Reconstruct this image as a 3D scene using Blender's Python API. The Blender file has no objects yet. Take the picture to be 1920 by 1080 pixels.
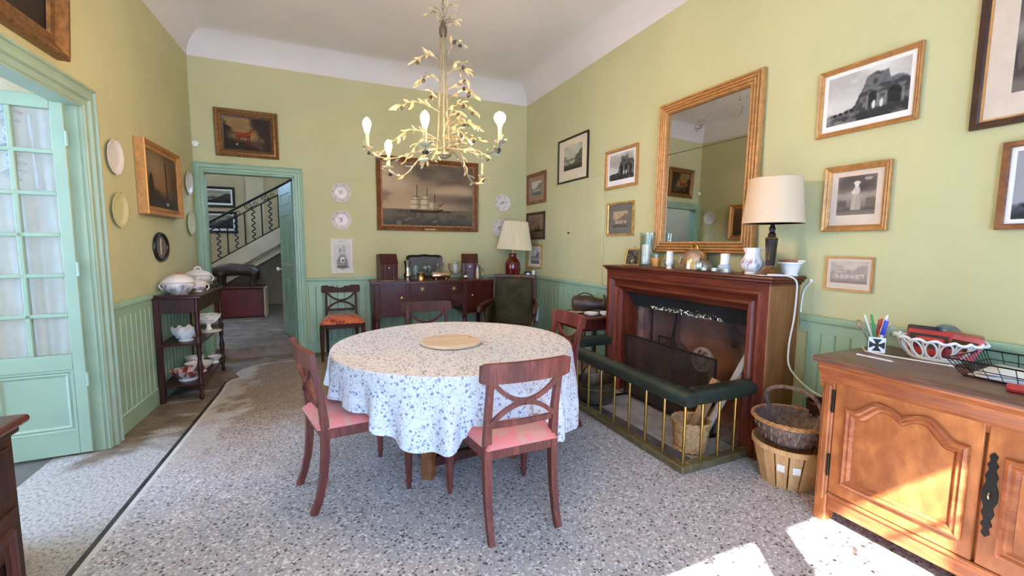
import bpy, bmesh, math, random
import numpy as np
from mathutils import Vector, Matrix, Euler
random.seed(7)
PI = math.pi
S = bpy.context.scene
COL = S.collection
sin, cos, rad = math.sin, math.cos, math.radians

# ------------------------------------------------------------------ camera, world, sun, exposure
F_PX, PITCH, ROLL, YAW, CAM_H = 811.4, .0983, .0079, .419, 1.4
_fw = Vector((sin(YAW)*cos(PITCH), cos(YAW)*cos(PITCH), -sin(PITCH)))
_r = Vector((cos(YAW), -sin(YAW), 0)); _u = _r.cross(_fw)
_r2 = _r*cos(ROLL)+_u*sin(ROLL); _u2 = -_r*sin(ROLL)+_u*cos(ROLL)
cd = bpy.data.cameras.new('camera'); cam = bpy.data.objects.new('camera', cd); COL.objects.link(cam)
cd.sensor_width = 36; cd.lens = F_PX/1920*36; cd.clip_start = .02; cd.clip_end = 100
_m = Matrix((_r2, _u2, -_fw)).transposed().to_4x4(); _m.translation = (0, 0, CAM_H)
cam.matrix_world = _m
S.camera = cam

w = bpy.data.worlds.new('sky'); S.world = w; w.use_nodes = True
bgn = w.node_tree.nodes['Background']
bgn.inputs[0].default_value = (.38, .60, 1.0, 1); bgn.inputs[1].default_value = 24
sd = bpy.data.lights.new('sun', 'SUN'); sun = bpy.data.objects.new('sun', sd); COL.objects.link(sun)
sd.energy = 70; sd.angle = rad(.53); sd.color = (1, .98, .95)
_d = Vector((.577*cos(rad(41)), .816*cos(rad(41)), -sin(rad(41))))
sun.rotation_euler = _d.to_track_quat('-Z', 'Y').to_euler(); sun.location = (-4, -6, 6)
BULB = 640
S.view_settings.view_transform = 'Standard'; S.view_settings.look = 'None'
S.view_settings.exposure = 0.0; S.view_settings.gamma = 1; S.view_settings.use_curve_mapping = False
S.cycles.max_bounces = 12; S.cycles.diffuse_bounces = 7; S.cycles.glossy_bounces = 4
S.cycles.transparent_max_bounces = 16; S.cycles.caustics_reflective = False; S.cycles.caustics_refractive = False
S.cycles.sample_clamp_indirect = 12
S.cycles.use_denoising = True

# ------------------------------------------------------------------ geometry of the room (metres)
XR, YB, XL, HC = 2.9033, 6.0225, -1.2637, 3.46      # right wall, back wall, left wall at the back, wall top
AL = .0426; YN = -1.3; CV = .27                     # left wall heading, near (window) wall, cove size
def xl(y): return XL + math.tan(AL)*(y-YB)

# ------------------------------------------------------------------ materials
def lin(c):
    c = np.asarray(c, float)/255.
    return np.where(c <= .04045, c/12.92, ((c+.055)/1.055)**2.4)
def L4(c): return (*[float(x) for x in lin(c)], 1)
MATS = {}
def nt(name):
    m = bpy.data.materials.new(name); m.use_nodes = True
    t = m.node_tree; b = t.nodes['Principled BSDF']; MATS[name] = m
    return m, t, b
def N(t, typ, **k):
    n = t.nodes.new(typ)
    for a, v in k.items():
        if a in n.inputs.keys() if hasattr(n.inputs, 'keys') else False: n.inputs[a].default_value = v
        else: setattr(n, a, v)
    return n
def ramp(t, stops, fac):
    r = t.nodes.new('ShaderNodeValToRGB'); e = r.color_ramp.elements
    while len(e) > 1: e.remove(e[-1])
    e[0].position = stops[0][0]; e[0].color = stops[0][1]
    for p, c in stops[1:]:
        q = e.new(p); q.color = c
    t.links.new(fac, r.inputs[0]); return r.outputs[0]
def coords(t, scale=(1, 1, 1), kind='Object', rot=(0, 0, 0)):
    c = t.nodes.new('ShaderNodeTexCoord'); m = t.nodes.new('ShaderNodeMapping')
    m.inputs['Scale'].default_value = scale; m.inputs['Rotation'].default_value = rot
    t.links.new(c.outputs[kind], m.inputs[0]); return m.outputs[0]
def noise(t, vec, scale, detail=4, rough=.55):
    n = t.nodes.new('ShaderNodeTexNoise'); n.inputs['Scale'].default_value = scale
    n.inputs['Detail'].default_value = detail; n.inputs['Roughness'].default_value = rough
    if vec is not None: t.links.new(vec, n.inputs['Vector'])
    return n.outputs['Fac']
def bump(t, b, h, strength=.2, dist=.01):
    n = t.nodes.new('ShaderNodeBump'); n.inputs['Strength'].default_value = strength; n.inputs['Distance'].default_value = dist
    t.links.new(h, n.inputs['Height']); t.links.new(n.outputs[0], b.inputs['Normal'])
def plain(name, c, rough=.5, metal=0., var=.08, scale=12, bmp=0., spec=.5, coat=0.):
    """one colour with a little procedural mottling"""
    m, t, b = nt(name); c = np.asarray(c, float)
    v = coords(t); f = noise(t, v, scale)
    t.links.new(ramp(t, [(.3, L4(np.clip(c*(1-var), 0, 255))), (.7, L4(np.clip(c*(1+var), 0, 255)))], f), b.inputs['Base Color'])
    b.inputs['Roughness'].default_value = rough; b.inputs['Metallic'].default_value = metal
    b.inputs['Specular IOR Level'].default_value = spec; b.inputs['Coat Weight'].default_value = coat
    b.inputs['Coat Roughness'].default_value = .15
    if bmp: bump(t, b, noise(t, v, scale*4), bmp)
    return m
def wood(name, dark, light, rough=.35, stretch=(1, 12, 12), scale=2.2, coat=.3):
    m, t, b = nt(name); v = coords(t, stretch)
    f = noise(t, v, scale, 6, .6); g = noise(t, coords(t, tuple(s*5 for s in stretch)), scale, 3)
    mx = N(t, 'ShaderNodeMath', operation='MULTIPLY_ADD'); mx.inputs[1].default_value = .35
    t.links.new(g, mx.inputs[0]); 
    m2 = N(t, 'ShaderNodeMath', operation='MULTIPLY'); m2.inputs[1].default_value = .72
    t.links.new(f, m2.inputs[0]); t.links.new(m2.outputs[0], mx.inputs[2])
    d, l = np.asarray(dark, float), np.asarray(light, float)
    t.links.new(ramp(t, [(.32, L4(d)), (.52, L4((d+l)/2)), (.7, L4(l))], mx.outputs[0]), b.inputs['Base Color'])
    b.inputs['Roughness'].default_value = rough+.1; b.inputs['Coat Weight'].default_value = coat*.5; b.inputs['Coat Roughness'].default_value = .25; b.inputs['Specular IOR Level'].default_value = .35
    bump(t, b, g, .06)
    return m
def thin_glass(name, tint=(250, 252, 250), gloss=.12, rough=.02):
    m = bpy.data.materials.new(name); m.use_nodes = True; t = m.node_tree; MATS[name] = m
    t.nodes.remove(t.nodes['Principled BSDF']); out = t.nodes['Material Output']
    tr = t.nodes.new('ShaderNodeBsdfTransparent'); tr.inputs[0].default_value = L4(tint)
    gl = t.nodes.new('ShaderNodeBsdfGlossy'); gl.inputs['Roughness'].default_value = rough
    lw = t.nodes.new('ShaderNodeLayerWeight'); lw.inputs[0].default_value = .35
    mr = t.nodes.new('ShaderNodeMapRange'); mr.inputs['To Min'].default_value = gloss*.4; mr.inputs['To Max'].default_value = min(1, gloss*5)
    mx = t.nodes.new('ShaderNodeMixShader')
    t.links.new(lw.outputs['Facing'], mr.inputs['Value']); t.links.new(mr.outputs[0], mx.inputs[0])
    t.links.new(tr.outputs[0], mx.inputs[1]); t.links.new(gl.outputs[0], mx.inputs[2]); t.links.new(mx.outputs[0], out.inputs[0])
    return m
def vcol(name, rough=.6, spec=.3, coat=0.):
    m, t, b = nt(name); a = t.nodes.new('ShaderNodeAttribute'); a.attribute_name = 'Col'
    t.links.new(a.outputs['Color'], b.inputs['Base Color']); b.inputs['Roughness'].default_value = rough
    b.inputs['Specular IOR Level'].default_value = spec; b.inputs['Coat Weight'].default_value = coat; b.inputs['Coat Roughness'].default_value = .1
    return m
def emit(name, c, s):
    m, t, b = nt(name); b.inputs['Base Color'].default_value = L4(c)
    b.inputs['Emission Color'].default_value = L4(c); b.inputs['Emission Strength'].default_value = s; return m

plain('wall_paint', (196, 191, 146), .75, var=.025, scale=1.6, bmp=.04, spec=.25)
plain('ceiling_paint', (222, 216, 210), .85, var=.02, scale=1.2, spec=.2)
plain('green_paint', (150, 178, 150), .42, var=.05, scale=4, bmp=.05)
plain('mint_paint', (148, 170, 148), .38, var=.03, scale=4, bmp=.04)
plain('hall_paint', (186, 166, 130), .8, var=.05, scale=2)
plain('hall_stone', (190, 172, 140), .8, var=.06, scale=3)
plain('white_paint', (232, 232, 228), .5, var=.02)
wood('mahogany', (38, 13, 10), (88, 36, 25), .3, (12, 12, 1.2))
wood('mahogany_top', (50, 20, 15), (112, 52, 38), .22, (1.2, 12, 12))
wood('dark_mahogany', (30, 11, 9), (70, 28, 22), .28, (9, 9, 1.2))
wood('mahogany_deep', (40, 10, 7), (84, 27, 18), .3, (12, 12, 1.2))
wood('chair_wood', (66, 26, 22), (130, 64, 52), .36, (9, 9, 1.2), coat=.1)
wood('chair_dark', (38, 16, 12), (78, 36, 26), .5, (9, 9, 1.2), coat=0)
wood('mantel_wood', (56, 19, 12), (118, 50, 31), .28, (9, 1.0, 9))
wood('mantel_wood_upright', (64, 22, 13), (130, 58, 35), .28, (9, 9, 1.0))
wood('mantel_side', (108, 66, 34), (158, 106, 62), .45, (9, 9, .8))
wood('oak_chest', (122, 62, 30), (204, 128, 74), .3, (9, 2, 1.1), coat=.35)
wood('oak_chest_rail', (112, 54, 28), (186, 108, 62), .3, (9, 1.0, 9), coat=.35)
wood('chest_top', (76, 50, 40), (128, 90, 74), .24, (9, 1.0, 9), coat=.4)
wood('board_wood', (190, 164, 136), (218, 194, 166), .5, (1, 9, 9), coat=.05)
wood('pale_log', (150, 112, 76), (196, 158, 116), .75, (9, 9, 1.2), coat=0)
wood('gray_plank', (128, 118, 112), (176, 166, 156), .8, (9, 9, 1.2), coat=0)
wood('chip_wood', (176, 128, 82), (222, 176, 124), .7, (9, 9, 1), coat=0)
wood('dark_oak', (34, 18, 12), (74, 40, 26), .5, (6, 6, 1.2), coat=.1)
plain('gilt', (196, 150, 84), .4, .6, .12, 30, .08)
plain('gilt_light', (206, 164, 90), .42, .6, .18, 30, .1)
plain('gilt_orange', (190, 138, 82), .45, .35, .1, 30, .06)
plain('gilt_dark', (128, 90, 52), .45, .55, .2, 30, .1)
wood('frame_wood', (92, 52, 30), (150, 96, 58), .4, (6, 6, 6))
wood('frame_dark', (40, 22, 15), (78, 44, 28), .35, (6, 6, 6))
plain('frame_black', (22, 18, 17), .35, var=.2)
plain('frame_cream', (214, 200, 160), .5)
plain('mount_white', (226, 222, 216), .8, var=.02)
plain('mount_cream', (216, 200, 170), .8, var=.03)
plain('mount_pink', (206, 186, 168), .8, var=.03)
plain('mount_brown', (150, 122, 98), .8, var=.04)
plain('mount_gray', (106, 102, 92), .8, var=.04)
plain('mount_gold', (150, 124, 84), .7, var=.05)
vcol('print_ink', .7, .2, .0)
vcol('oil_paint', .62, .2, 0)
vcol('china', .35, .4, .05)
plain('porcelain', (232, 228, 222), .2, var=.02, coat=.3)
plain('plate_gray', (222, 214, 206), .25, var=.03, coat=.3)
plain('plate_cream', (214, 206, 160), .25, var=.03, coat=.3)
plain('brass', (182, 148, 84), .3, 1., .08, 20)
plain('brass_aged', (124, 112, 82), .5, .7, .15, 14)
plain('silver', (205, 200, 188), .2, 1., .05, 10)
plain('pewter', (160, 150, 128), .38, .9, .08, 14)
plain('rose_silver', (214, 186, 164), .16, 1., .05, 8)
plain('copper_dark', (84, 72, 58), .5, .6, .3, 9)
plain('iron', (26, 24, 24), .5, .5, .2, 20)
plain('black_soot', (20, 18, 20), .85, 0, .3, 7)
plain('lacquer_black', (34, 33, 30), .3, 0, .15, 14, coat=.2)
plain('tray_slate', (64, 64, 60), .4, 0, .1, 10)
plain('green_leather', (34, 44, 38), .38, 0, .2, 9, .15, coat=.1)
plain('chair_leather', (50, 46, 28), .75, 0, .3, 6, .15, .2)
plain('red_glaze', (110, 22, 24), .12, 0, .15, 5, coat=.6)
plain('candle_wax', (236, 230, 220), .6, var=.02)
plain('olive_leaf', (150, 144, 116), .5, 0, .1, 20)
plain('olive_stem', (116, 108, 86), .5, 0, .12, 20)
plain('olive_fruit', (38, 30, 28), .35)
plain('slate_floor', (92, 90, 86), .5, 0, .12, 3, .1)
plain('white_plastic', (226, 226, 222), .4, var=.02)
plain('cord_white', (228, 222, 206), .5, var=.02)
plain('terracotta', (176, 116, 88), .8, 0, .1, 16)
plain('wicker_dark', (110, 88, 80), .7, 0, .3, 40, .2)
plain('wicker_tan', (172, 122, 76), .65, 0, .2, 40, .2)
plain('wicker_honey', (186, 142, 96), .65, 0, .2, 40, .2)
plain('bulb_off', (235, 230, 225), .1)
plain('paper', (226, 228, 236), .7, var=.02)
plain('red_leather', (176, 44, 46), .45, 0, .1, 12)
plain('tan_leather', (150, 92, 72), .5, 0, .12, 12)
plain('pink_leather', (196, 96, 110), .5, 0, .1, 12)
plain('black_leather', (36, 32, 36), .45, 0, .2, 14)
plain('blue_plastic', (40, 60, 190), .35)
plain('green_plastic', (60, 150, 90), .35)
plain('red_plastic', (186, 44, 48), .35)
plain('peach_plastic', (226, 180, 150), .4)
plain('gray_plastic', (150, 150, 152), .4)
plain('ash', (120, 112, 110), .9, 0, .25, 12, .2)
plain('hearth_stone', (166, 160, 156), .7, 0, .12, 9)
plain('hearth_slate', (78, 78, 84), .6, 0, .2, 6)
plain('dark_hide', (58, 40, 32), .42, 0, .3, 9, .2)
plain('trunk_red', (92, 24, 18), .45, 0, .25, 5)
plain('flake_metal', (226, 206, 176), .3, .8, .2, 30)
thin_glass('clear_glass'); thin_glass('thick_glass', (246, 250, 249), .09); thin_glass('window_glass', (250, 252, 252), .06)
thin_glass('amber_glass', (250, 170, 60), .1); thin_glass('tablet_glass', (205, 222, 248), .12)
emit('bulb_glow', (255, 206, 142), BULB)

# terrazzo
m, t, b = nt('terrazzo')
v = coords(t)
vo = t.nodes.new('ShaderNodeTexVoronoi'); vo.inputs['Scale'].default_value = 105; t.links.new(v, vo.inputs['Vector'])
sp = t.nodes.new('ShaderNodeSeparateColor'); t.links.new(vo.outputs['Color'], sp.inputs[0])
chips = ramp(t, [(0, L4((84, 78, 78))), (.05, L4((92, 86, 86))), (.08, L4((158, 150, 150))), (.5, L4((172, 166, 166))), (.84, L4((184, 178, 178))), (.90, L4((214, 210, 208))), (1, L4((222, 218, 214)))], sp.outputs[0])
big = t.nodes.new('ShaderNodeTexVoronoi'); big.inputs['Scale'].default_value = 46; t.links.new(v, big.inputs['Vector'])
s2 = t.nodes.new('ShaderNodeSeparateColor'); t.links.new(big.outputs['Color'], s2.inputs[0])
lt = N(t, 'ShaderNodeMath', operation='LESS_THAN'); lt.inputs[1].default_value = .09; t.links.new(s2.outputs[1], lt.inputs[0])
ld = N(t, 'ShaderNodeMath', operation='LESS_THAN'); ld.inputs[1].default_value = .017; t.links.new(big.outputs['Distance'], ld.inputs[0])
ld.inputs[1].default_value = .3
ml = N(t, 'ShaderNodeMath', operation='MULTIPLY'); t.links.new(lt.outputs[0], ml.inputs[0]); t.links.new(ld.outputs[0], ml.inputs[1])
mc = t.nodes.new('ShaderNodeMix'); mc.data_type = 'RGBA'; t.links.new(ml.outputs[0], mc.inputs[0]); t.links.new(chips, mc.inputs[6])
t.links.new(ramp(t, [(0, L4((48, 44, 46))), (.45, L4((70, 62, 60))), (.5, L4((226, 222, 218))), (1, L4((206, 196, 186)))], s2.outputs[2]), mc.inputs[7])
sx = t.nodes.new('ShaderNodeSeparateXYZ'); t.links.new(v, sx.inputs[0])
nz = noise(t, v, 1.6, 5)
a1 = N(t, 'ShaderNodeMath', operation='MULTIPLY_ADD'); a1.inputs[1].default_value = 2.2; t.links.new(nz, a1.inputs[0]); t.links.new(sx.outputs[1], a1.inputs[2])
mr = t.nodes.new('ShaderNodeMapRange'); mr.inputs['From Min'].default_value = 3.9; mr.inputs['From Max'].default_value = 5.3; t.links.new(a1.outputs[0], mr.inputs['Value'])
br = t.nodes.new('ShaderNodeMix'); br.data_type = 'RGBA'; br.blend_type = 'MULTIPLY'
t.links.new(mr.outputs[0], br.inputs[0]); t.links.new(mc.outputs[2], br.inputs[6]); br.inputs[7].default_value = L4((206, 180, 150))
# pale worn patches along the inlaid line
wx = N(t, 'ShaderNodeMath', operation='MULTIPLY_ADD'); wx.inputs[1].default_value = 1.0; t.links.new(noise(t, v, 4.5, 6), wx.inputs[0]); t.links.new(sx.outputs[0], wx.inputs[2])
wm = t.nodes.new('ShaderNodeMapRange'); wm.inputs['From Min'].default_value = -.12; wm.inputs['From Max'].default_value = -.3; t.links.new(wx.outputs[0], wm.inputs['Value'])
wl = t.nodes.new('ShaderNodeMix'); wl.data_type = 'RGBA'; ym = t.nodes.new('ShaderNodeMapRange'); ym.inputs['From Min'].default_value = 2.9; ym.inputs['From Max'].default_value = 4.2; ym.inputs['To Max'].default_value = .8; t.links.new(sx.outputs[1], ym.inputs['Value'])
mm = N(t, 'ShaderNodeMath', operation='MULTIPLY'); t.links.new(wm.outputs[0], mm.inputs[0]); t.links.new(ym.outputs[0], mm.inputs[1])
t.links.new(mm.outputs[0], wl.inputs[0]); t.links.new(br.outputs[2], wl.inputs[6]); wl.inputs[7].default_value = L4((196, 190, 184))
t.links.new(wl.outputs[2], b.inputs['Base Color']); b.inputs['Roughness'].default_value = .42; b.inputs['Specular IOR Level'].default_value = .4
# worn concrete border
m, t, b = nt('worn_concrete')
v = coords(t); sx = t.nodes.new('ShaderNodeSeparateXYZ'); t.links.new(v, sx.inputs[0])
nz = noise(t, v, 2.6, 7, .62)
base = ramp(t, [(.3, L4((92, 78, 66))), (.5, L4((122, 106, 92))), (.7, L4((140, 124, 108)))], noise(t, v, 7, 6))
a1 = N(t, 'ShaderNodeMath', operation='MULTIPLY_ADD'); a1.inputs[1].default_value = -2.6; t.links.new(nz, a1.inputs[0]); t.links.new(sx.outputs[1], a1.inputs[2])
mr = t.nodes.new('ShaderNodeMapRange'); mr.inputs['From Min'].default_value = 2.55; mr.inputs['From Max'].default_value = 2.25; t.links.new(a1.outputs[0], mr.inputs['Value'])
sk = t.nodes.new('ShaderNodeMapRange'); sk.inputs['From Min'].default_value = .6; sk.inputs['From Max'].default_value = .66; t.links.new(noise(t, coords(t, (1, 3, 1)), 2.1, 6), sk.inputs['Value'])
mxm = N(t, 'ShaderNodeMath', operation='MAXIMUM'); t.links.new(mr.outputs[0], mxm.inputs[0]); t.links.new(sk.outputs[0], mxm.inputs[1])
pale = ramp(t, [(.36, L4((104, 98, 96))), (.43, L4((150, 146, 144))), (.55, L4((178, 174, 172))), (.7, L4((196, 192, 190)))], noise(t, coords(t, (1.6, 1, 1)), 42, 4, .75))
wl = t.nodes.new('ShaderNodeMix'); wl.data_type = 'RGBA'; t.links.new(mxm.outputs[0], wl.inputs[0]); t.links.new(base, wl.inputs[6]); t.links.new(pale, wl.inputs[7])
t.links.new(wl.outputs[2], b.inputs['Base Color']); b.inputs['Roughness'].default_value = .6
bump(t, b, nz, .25, .01)
plain('inlay_black', (48, 46, 46), .5, var=.3, scale=9)
plain('inlay_white', (196, 192, 188), .5, var=.06, scale=6)
# firebox brick walls (soot, pink and gray)
m, t, b = nt('sooty_brick'); v = coords(t)
t.links.new(ramp(t, [(.3, L4((40, 36, 36))), (.42, L4((126, 96, 88))), (.6, L4((160, 108, 90))), (.78, L4((168, 150, 142)))], noise(t, v, 3.2, 6)), b.inputs['Base Color']); b.inputs['Roughness'].default_value = .9
bump(t, b, noise(t, v, 18), .4)
# flowered tablecloth: sprigs on white, in the cloth's own UV
m, t, b = nt('flowered_cloth'); v = coords(t, (1, 1, 1), 'UV')
cl = None
for sc, thr, c1 in ((40, .33, (120, 124, 152)), (64, .30, (132, 134, 160)), (90, .24, (146, 146, 166))):
    vo = t.nodes.new('ShaderNodeTexVoronoi'); vo.inputs['Scale'].default_value = sc; vo.inputs['Randomness'].default_value = .75
    dn = t.nodes.new('ShaderNodeTexNoise'); dn.inputs['Scale'].default_value = sc*1.6; t.links.new(v, dn.inputs['Vector'])
    vm = N(t, 'ShaderNodeVectorMath', operation='MULTIPLY_ADD'); vm.inputs[1].default_value = (.026, .026, 0); t.links.new(dn.outputs['Color'], vm.inputs[0]); t.links.new(v, vm.inputs[2])
    t.links.new(vm.outputs[0], vo.inputs['Vector'])
    le = N(t, 'ShaderNodeMapRange'); le.inputs['From Min'].default_value = thr; le.inputs['From Max'].default_value = thr-.06
    t.links.new(vo.outputs['Distance'], le.inputs['Value'])
    mx = t.nodes.new('ShaderNodeMix'); mx.data_type = 'RGBA'; t.links.new(le.outputs[0], mx.inputs[0])
    if cl is None: mx.inputs[6].default_value = L4((206, 204, 206))
    else: t.links.new(cl, mx.inputs[6])
    mx.inputs[7].default_value = L4(c1); cl = mx.outputs[2]
vn = noise(t, v, 13, 2, .5); va = N(t, 'ShaderNodeMath', operation='SUBTRACT'); va.inputs[1].default_value = .5; t.links.new(vn, va.inputs[0])
vb_ = N(t, 'ShaderNodeMath', operation='ABSOLUTE'); t.links.new(va.outputs[0], vb_.inputs[0]); vc_ = N(t, 'ShaderNodeMath', operation='LESS_THAN'); vc_.inputs[1].default_value = .006; t.links.new(vb_.outputs[0], vc_.inputs[0])
mx = t.nodes.new('ShaderNodeMix'); mx.data_type = 'RGBA'; t.links.new(vc_.outputs[0], mx.inputs[0]); t.links.new(cl, mx.inputs[6]); mx.inputs[7].default_value = L4((158, 160, 174)); cl = mx.outputs[2]
t.links.new(cl, b.inputs['Base Color']); b.inputs['Roughness'].default_value = .85
# damask seats
for nm, c1, c2, sc in (('damask_rose', (206, 110, 104), (190, 128, 112), 11), ('damask_flower', (204, 104, 54), (140, 44, 28), 17)):
    m, t, b = nt(nm); v = coords(t)
    vo = t.nodes.new('ShaderNodeTexVoronoi'); vo.inputs['Scale'].default_value = sc; vo.feature = 'SMOOTH_F1'
    dn = t.nodes.new('ShaderNodeTexNoise'); dn.inputs['Scale'].default_value = sc*1.5; t.links.new(v, dn.inputs['Vector'])
    vm = N(t, 'ShaderNodeVectorMath', operation='MULTIPLY_ADD'); vm.inputs[1].default_value = (.13, .13, .13); t.links.new(dn.outputs['Color'], vm.inputs[0]); t.links.new(v, vm.inputs[2])
    t.links.new(vm.outputs[0], vo.inputs['Vector'])
    t.links.new(ramp(t, [(.0, L4(c2)), (.34, L4(c2)), (.42, L4(c1)), (1, L4(c1))], vo.outputs['Distance']), b.inputs['Base Color']); b.inputs['Roughness'].default_value = .6
    b.inputs['Sheen Weight'].default_value = .2
# lace curtain
m, t, b = nt('lace'); v = coords(t)
t.links.new(ramp(t, [(.3, L4((226, 226, 232))), (.6, L4((246, 246, 250)))], noise(t, v, 14, 5)), b.inputs['Base Color']); b.inputs['Roughness'].default_value = .9
tl = t.nodes.new('ShaderNodeBsdfTranslucent'); tl.inputs[0].default_value = L4((240, 240, 246)); mx = t.nodes.new('ShaderNodeMixShader'); mx.inputs[0].default_value = .55; t.links.new(b.outputs[0], mx.inputs[1]); t.links.new(tl.outputs[0], mx.inputs[2]); t.links.new(mx.outputs[0], t.nodes['Material Output'].inputs[0])
# pleated shade and plain shade (cloth lets light through)
for nm, c in (('shade_cloth', (208, 182, 152)), ('pleat_cloth', (222, 206, 172))):
    m, t, b = nt(nm); b.inputs['Base Color'].default_value = L4(c); b.inputs['Roughness'].default_value = .9
# mesh of the fire screen: fine grid, part open
m = bpy.data.materials.new('wire_mesh'); m.use_nodes = True; t = m.node_tree; MATS['wire_mesh'] = m
b = t.nodes['Principled BSDF']; b.inputs['Base Color'].default_value = L4((60, 52, 52)); b.inputs['Roughness'].default_value = .6; b.inputs['Metallic'].default_value = .3
tr = t.nodes.new('ShaderNodeBsdfTransparent'); mx = t.nodes.new('ShaderNodeMixShader'); mx.inputs[0].default_value = .55
t.links.new(tr.outputs[0], mx.inputs[1]); t.links.new(b.outputs[0], mx.inputs[2]); t.links.new(mx.outputs[0], t.nodes['Material Output'].inputs[0])
# mirror glass, old silvering with gray blooms
m, t, b = nt('mirror_silver'); v = coords(t)
t.links.new(ramp(t, [(.0, L4((208, 206, 200))), (.62, L4((208, 206, 200))), (.78, L4((150, 146, 138)))], noise(t, v, 3.5, 8, .75)), b.inputs['Base Color'])
b.inputs['Metallic'].default_value = 1; b.inputs['Roughness'].default_value = .02
plain('desilvered', (92, 88, 80), .6, .3, .3, 40)

# ------------------------------------------------------------------ mesh builder
class MB:
    def __init__(s): s.v = []; s.f = []; s.uv = None
    def add(s, V, Fs):
        o = len(s.v); s.v += [tuple(p) for p in V]; s.f += [tuple(i+o for i in f) for f in Fs]; return s
    def bm(s, bm):
        bm.verts.index_update(); s.add([v.co[:] for v in bm.verts], [[v.index for v in f.verts] for f in bm.faces]); bm.free(); return s
    def box(s, x0, x1, y0, y1, z0, z1, b=0., seg=1, M=None):
        bm = bmesh.new(); bmesh.ops.create_cube(bm, size=1)
        for v in bm.verts: v.co = Vector(((x0+x1)/2+v.co.x*(x1-x0), (y0+y1)/2+v.co.y*(y1-y0), (z0+z1)/2+v.co.z*(z1-z0)))
        if b: bmesh.ops.bevel(bm, geom=bm.edges[:], offset=b, segments=seg, affect='EDGES', profile=.5, clamp_overlap=True)
        if M is not None: bmesh.ops.transform(bm, matrix=M, verts=bm.verts)
        return s.bm(bm)
    def lathe(s, prof, n=24, c=(0, 0, 0), sx=1., sy=1., M=None, wob=None):
        V = []; Fs = []; k = len(prof)
        for i in range(n):
            a = 2*PI*i/n
            for j, (r, z) in enumerate(prof):
                q = r*(1+(wob(a, j) if wob else 0))
                p = Vector((q*cos(a)*sx, q*sin(a)*sy, z))
                if M is not None: p = M @ p
                V.append((p.x+c[0], p.y+c[1], p.z+c[2]))
        for i in range(n):
            for j in range(k-1):
                a, b = i*k+j, ((i+1) % n)*k+j
                Fs.append((a, b, b+1, a+1))
        if prof[0][0] > 1e-4: Fs.append(tuple(i*k for i in range(n))[::-1])
        if prof[-1][0] > 1e-4: Fs.append(tuple(i*k+k-1 for i in range(n)))
        return s.add(V, Fs)
    def tube(s, path, r, n=8, closed=False, sq=None, caps=True):
        """round (or sq=(w,h) rectangular-ish) tube along a path; r a number or list"""
        P = [Vector(p) for p in path]; k = len(P); R = r if isinstance(r, (list, tuple)) else [r]*k
        V = []; Fs = []; up = None
        for i in range(k):
            if closed: T = P[(i+1) % k]-P[i-1]
            else: T = P[min(i+1, k-1)]-P[max(i-1, 0)]
            if T.length < 1e-9: T = Vector((0, 0, 1))
            T.normalize()
            if up is None:
                up = Vector((0, 0, 1)) if abs(T.z) < .9 else Vector((0, 1, 0))
            A = T.cross(up)
            if A.length < 1e-6: A = T.cross(Vector((1, 0, 0)))
            A.normalize(); B = A.cross(T).normalized(); up = B
            for j in range(n):
                a = 2*PI*j/n + (PI/n if sq else 0)
                ca, sa = cos(a), sin(a)
                if sq:
                    mm = max(abs(ca), abs(sa)); ca, sa = ca/mm*sq[0]/2, sa/mm*sq[1]/2
                    q = P[i]+A*ca*R[i]+B*sa*R[i]
                else: q = P[i]+A*ca*R[i]+B*sa*R[i]
                V.append(q)
        for i in range(k if closed else k-1):
            i2 = (i+1) % k
            for j in range(n):
                j2 = (j+1) % n
                Fs.append((i*n+j, i*n+j2, i2*n+j2, i2*n+j))
        if not closed and caps:
            Fs.append(tuple(range(n))[::-1]); Fs.append(tuple((k-1)*n+j for j in range(n)))
        return s.add(V, Fs)
    def prism(s, poly, h0, h1, ax='z'):
        n = len(poly)
        def P(u, v, h): return (u, v, h) if ax == 'z' else (u, h, v) if ax == 'y' else (h, u, v)
        V = [P(u, v, h0) for u, v in poly]+[P(u, v, h1) for u, v in poly]
        Fs = [tuple(range(n))[::-1], tuple(range(n, 2*n))]+[(i, (i+1) % n, n+(i+1) % n, n+i) for i in range(n)]
        return s.add(V, Fs)
    def grid(s, fn, nu, nv, cu=False, cv=False):
        V = [fn(i/(nu if cu else nu-1), j/(nv if cv else nv-1)) for i in range(nu) for j in range(nv)]
        Fs = []
        for i in range(nu if cu else nu-1):
            for j in range(nv if cv else nv-1):
                a, b = i, (i+1) % nu; c, d = j, (j+1) % nv
                Fs.append((a*nv+c, b*nv+c, b*nv+d, a*nv+d))
        return s.add(V, Fs)
    def ring(s, x0, x1, z0, z1, prof, yb=0.):
        """mitred frame: prof = [(inset, height)], front is -Y"""
        V = []; k = len(prof)
        for i, h in prof:
            V += [(x0+i, yb-h, z0+i), (x1-i, yb-h, z0+i), (x1-i, yb-h, z1-i), (x0+i, yb-h, z1-i)]
        Fs = []
        for j in range(k-1):
            for q in range(4):
                a, b = j*4+q, j*4+(q+1) % 4
                Fs.append((a, b, b+4, a+4))
        return s.add(V, Fs)
    def build(s, name, mat, parent=None, smooth=40, loc=None, rot=None, fix=True):
        me = bpy.data.meshes.new(name); me.from_pydata(s.v, [], s.f)
        if fix:
            bm = bmesh.new(); bm.from_mesh(me); bmesh.ops.recalc_face_normals(bm, faces=bm.faces[:]); bm.to_mesh(me); bm.free()
        me.materials.append(MATS[mat])
        if smooth:
            me.shade_smooth()
            try: me.set_sharp_from_angle(angle=rad(smooth))
            except Exception: pass
        o = bpy.data.objects.new(name, me); COL.objects.link(o)
        if parent is not None: o.parent = parent
        if loc: o.location = loc
        if rot: o.rotation_euler = rot
        return o
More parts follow.
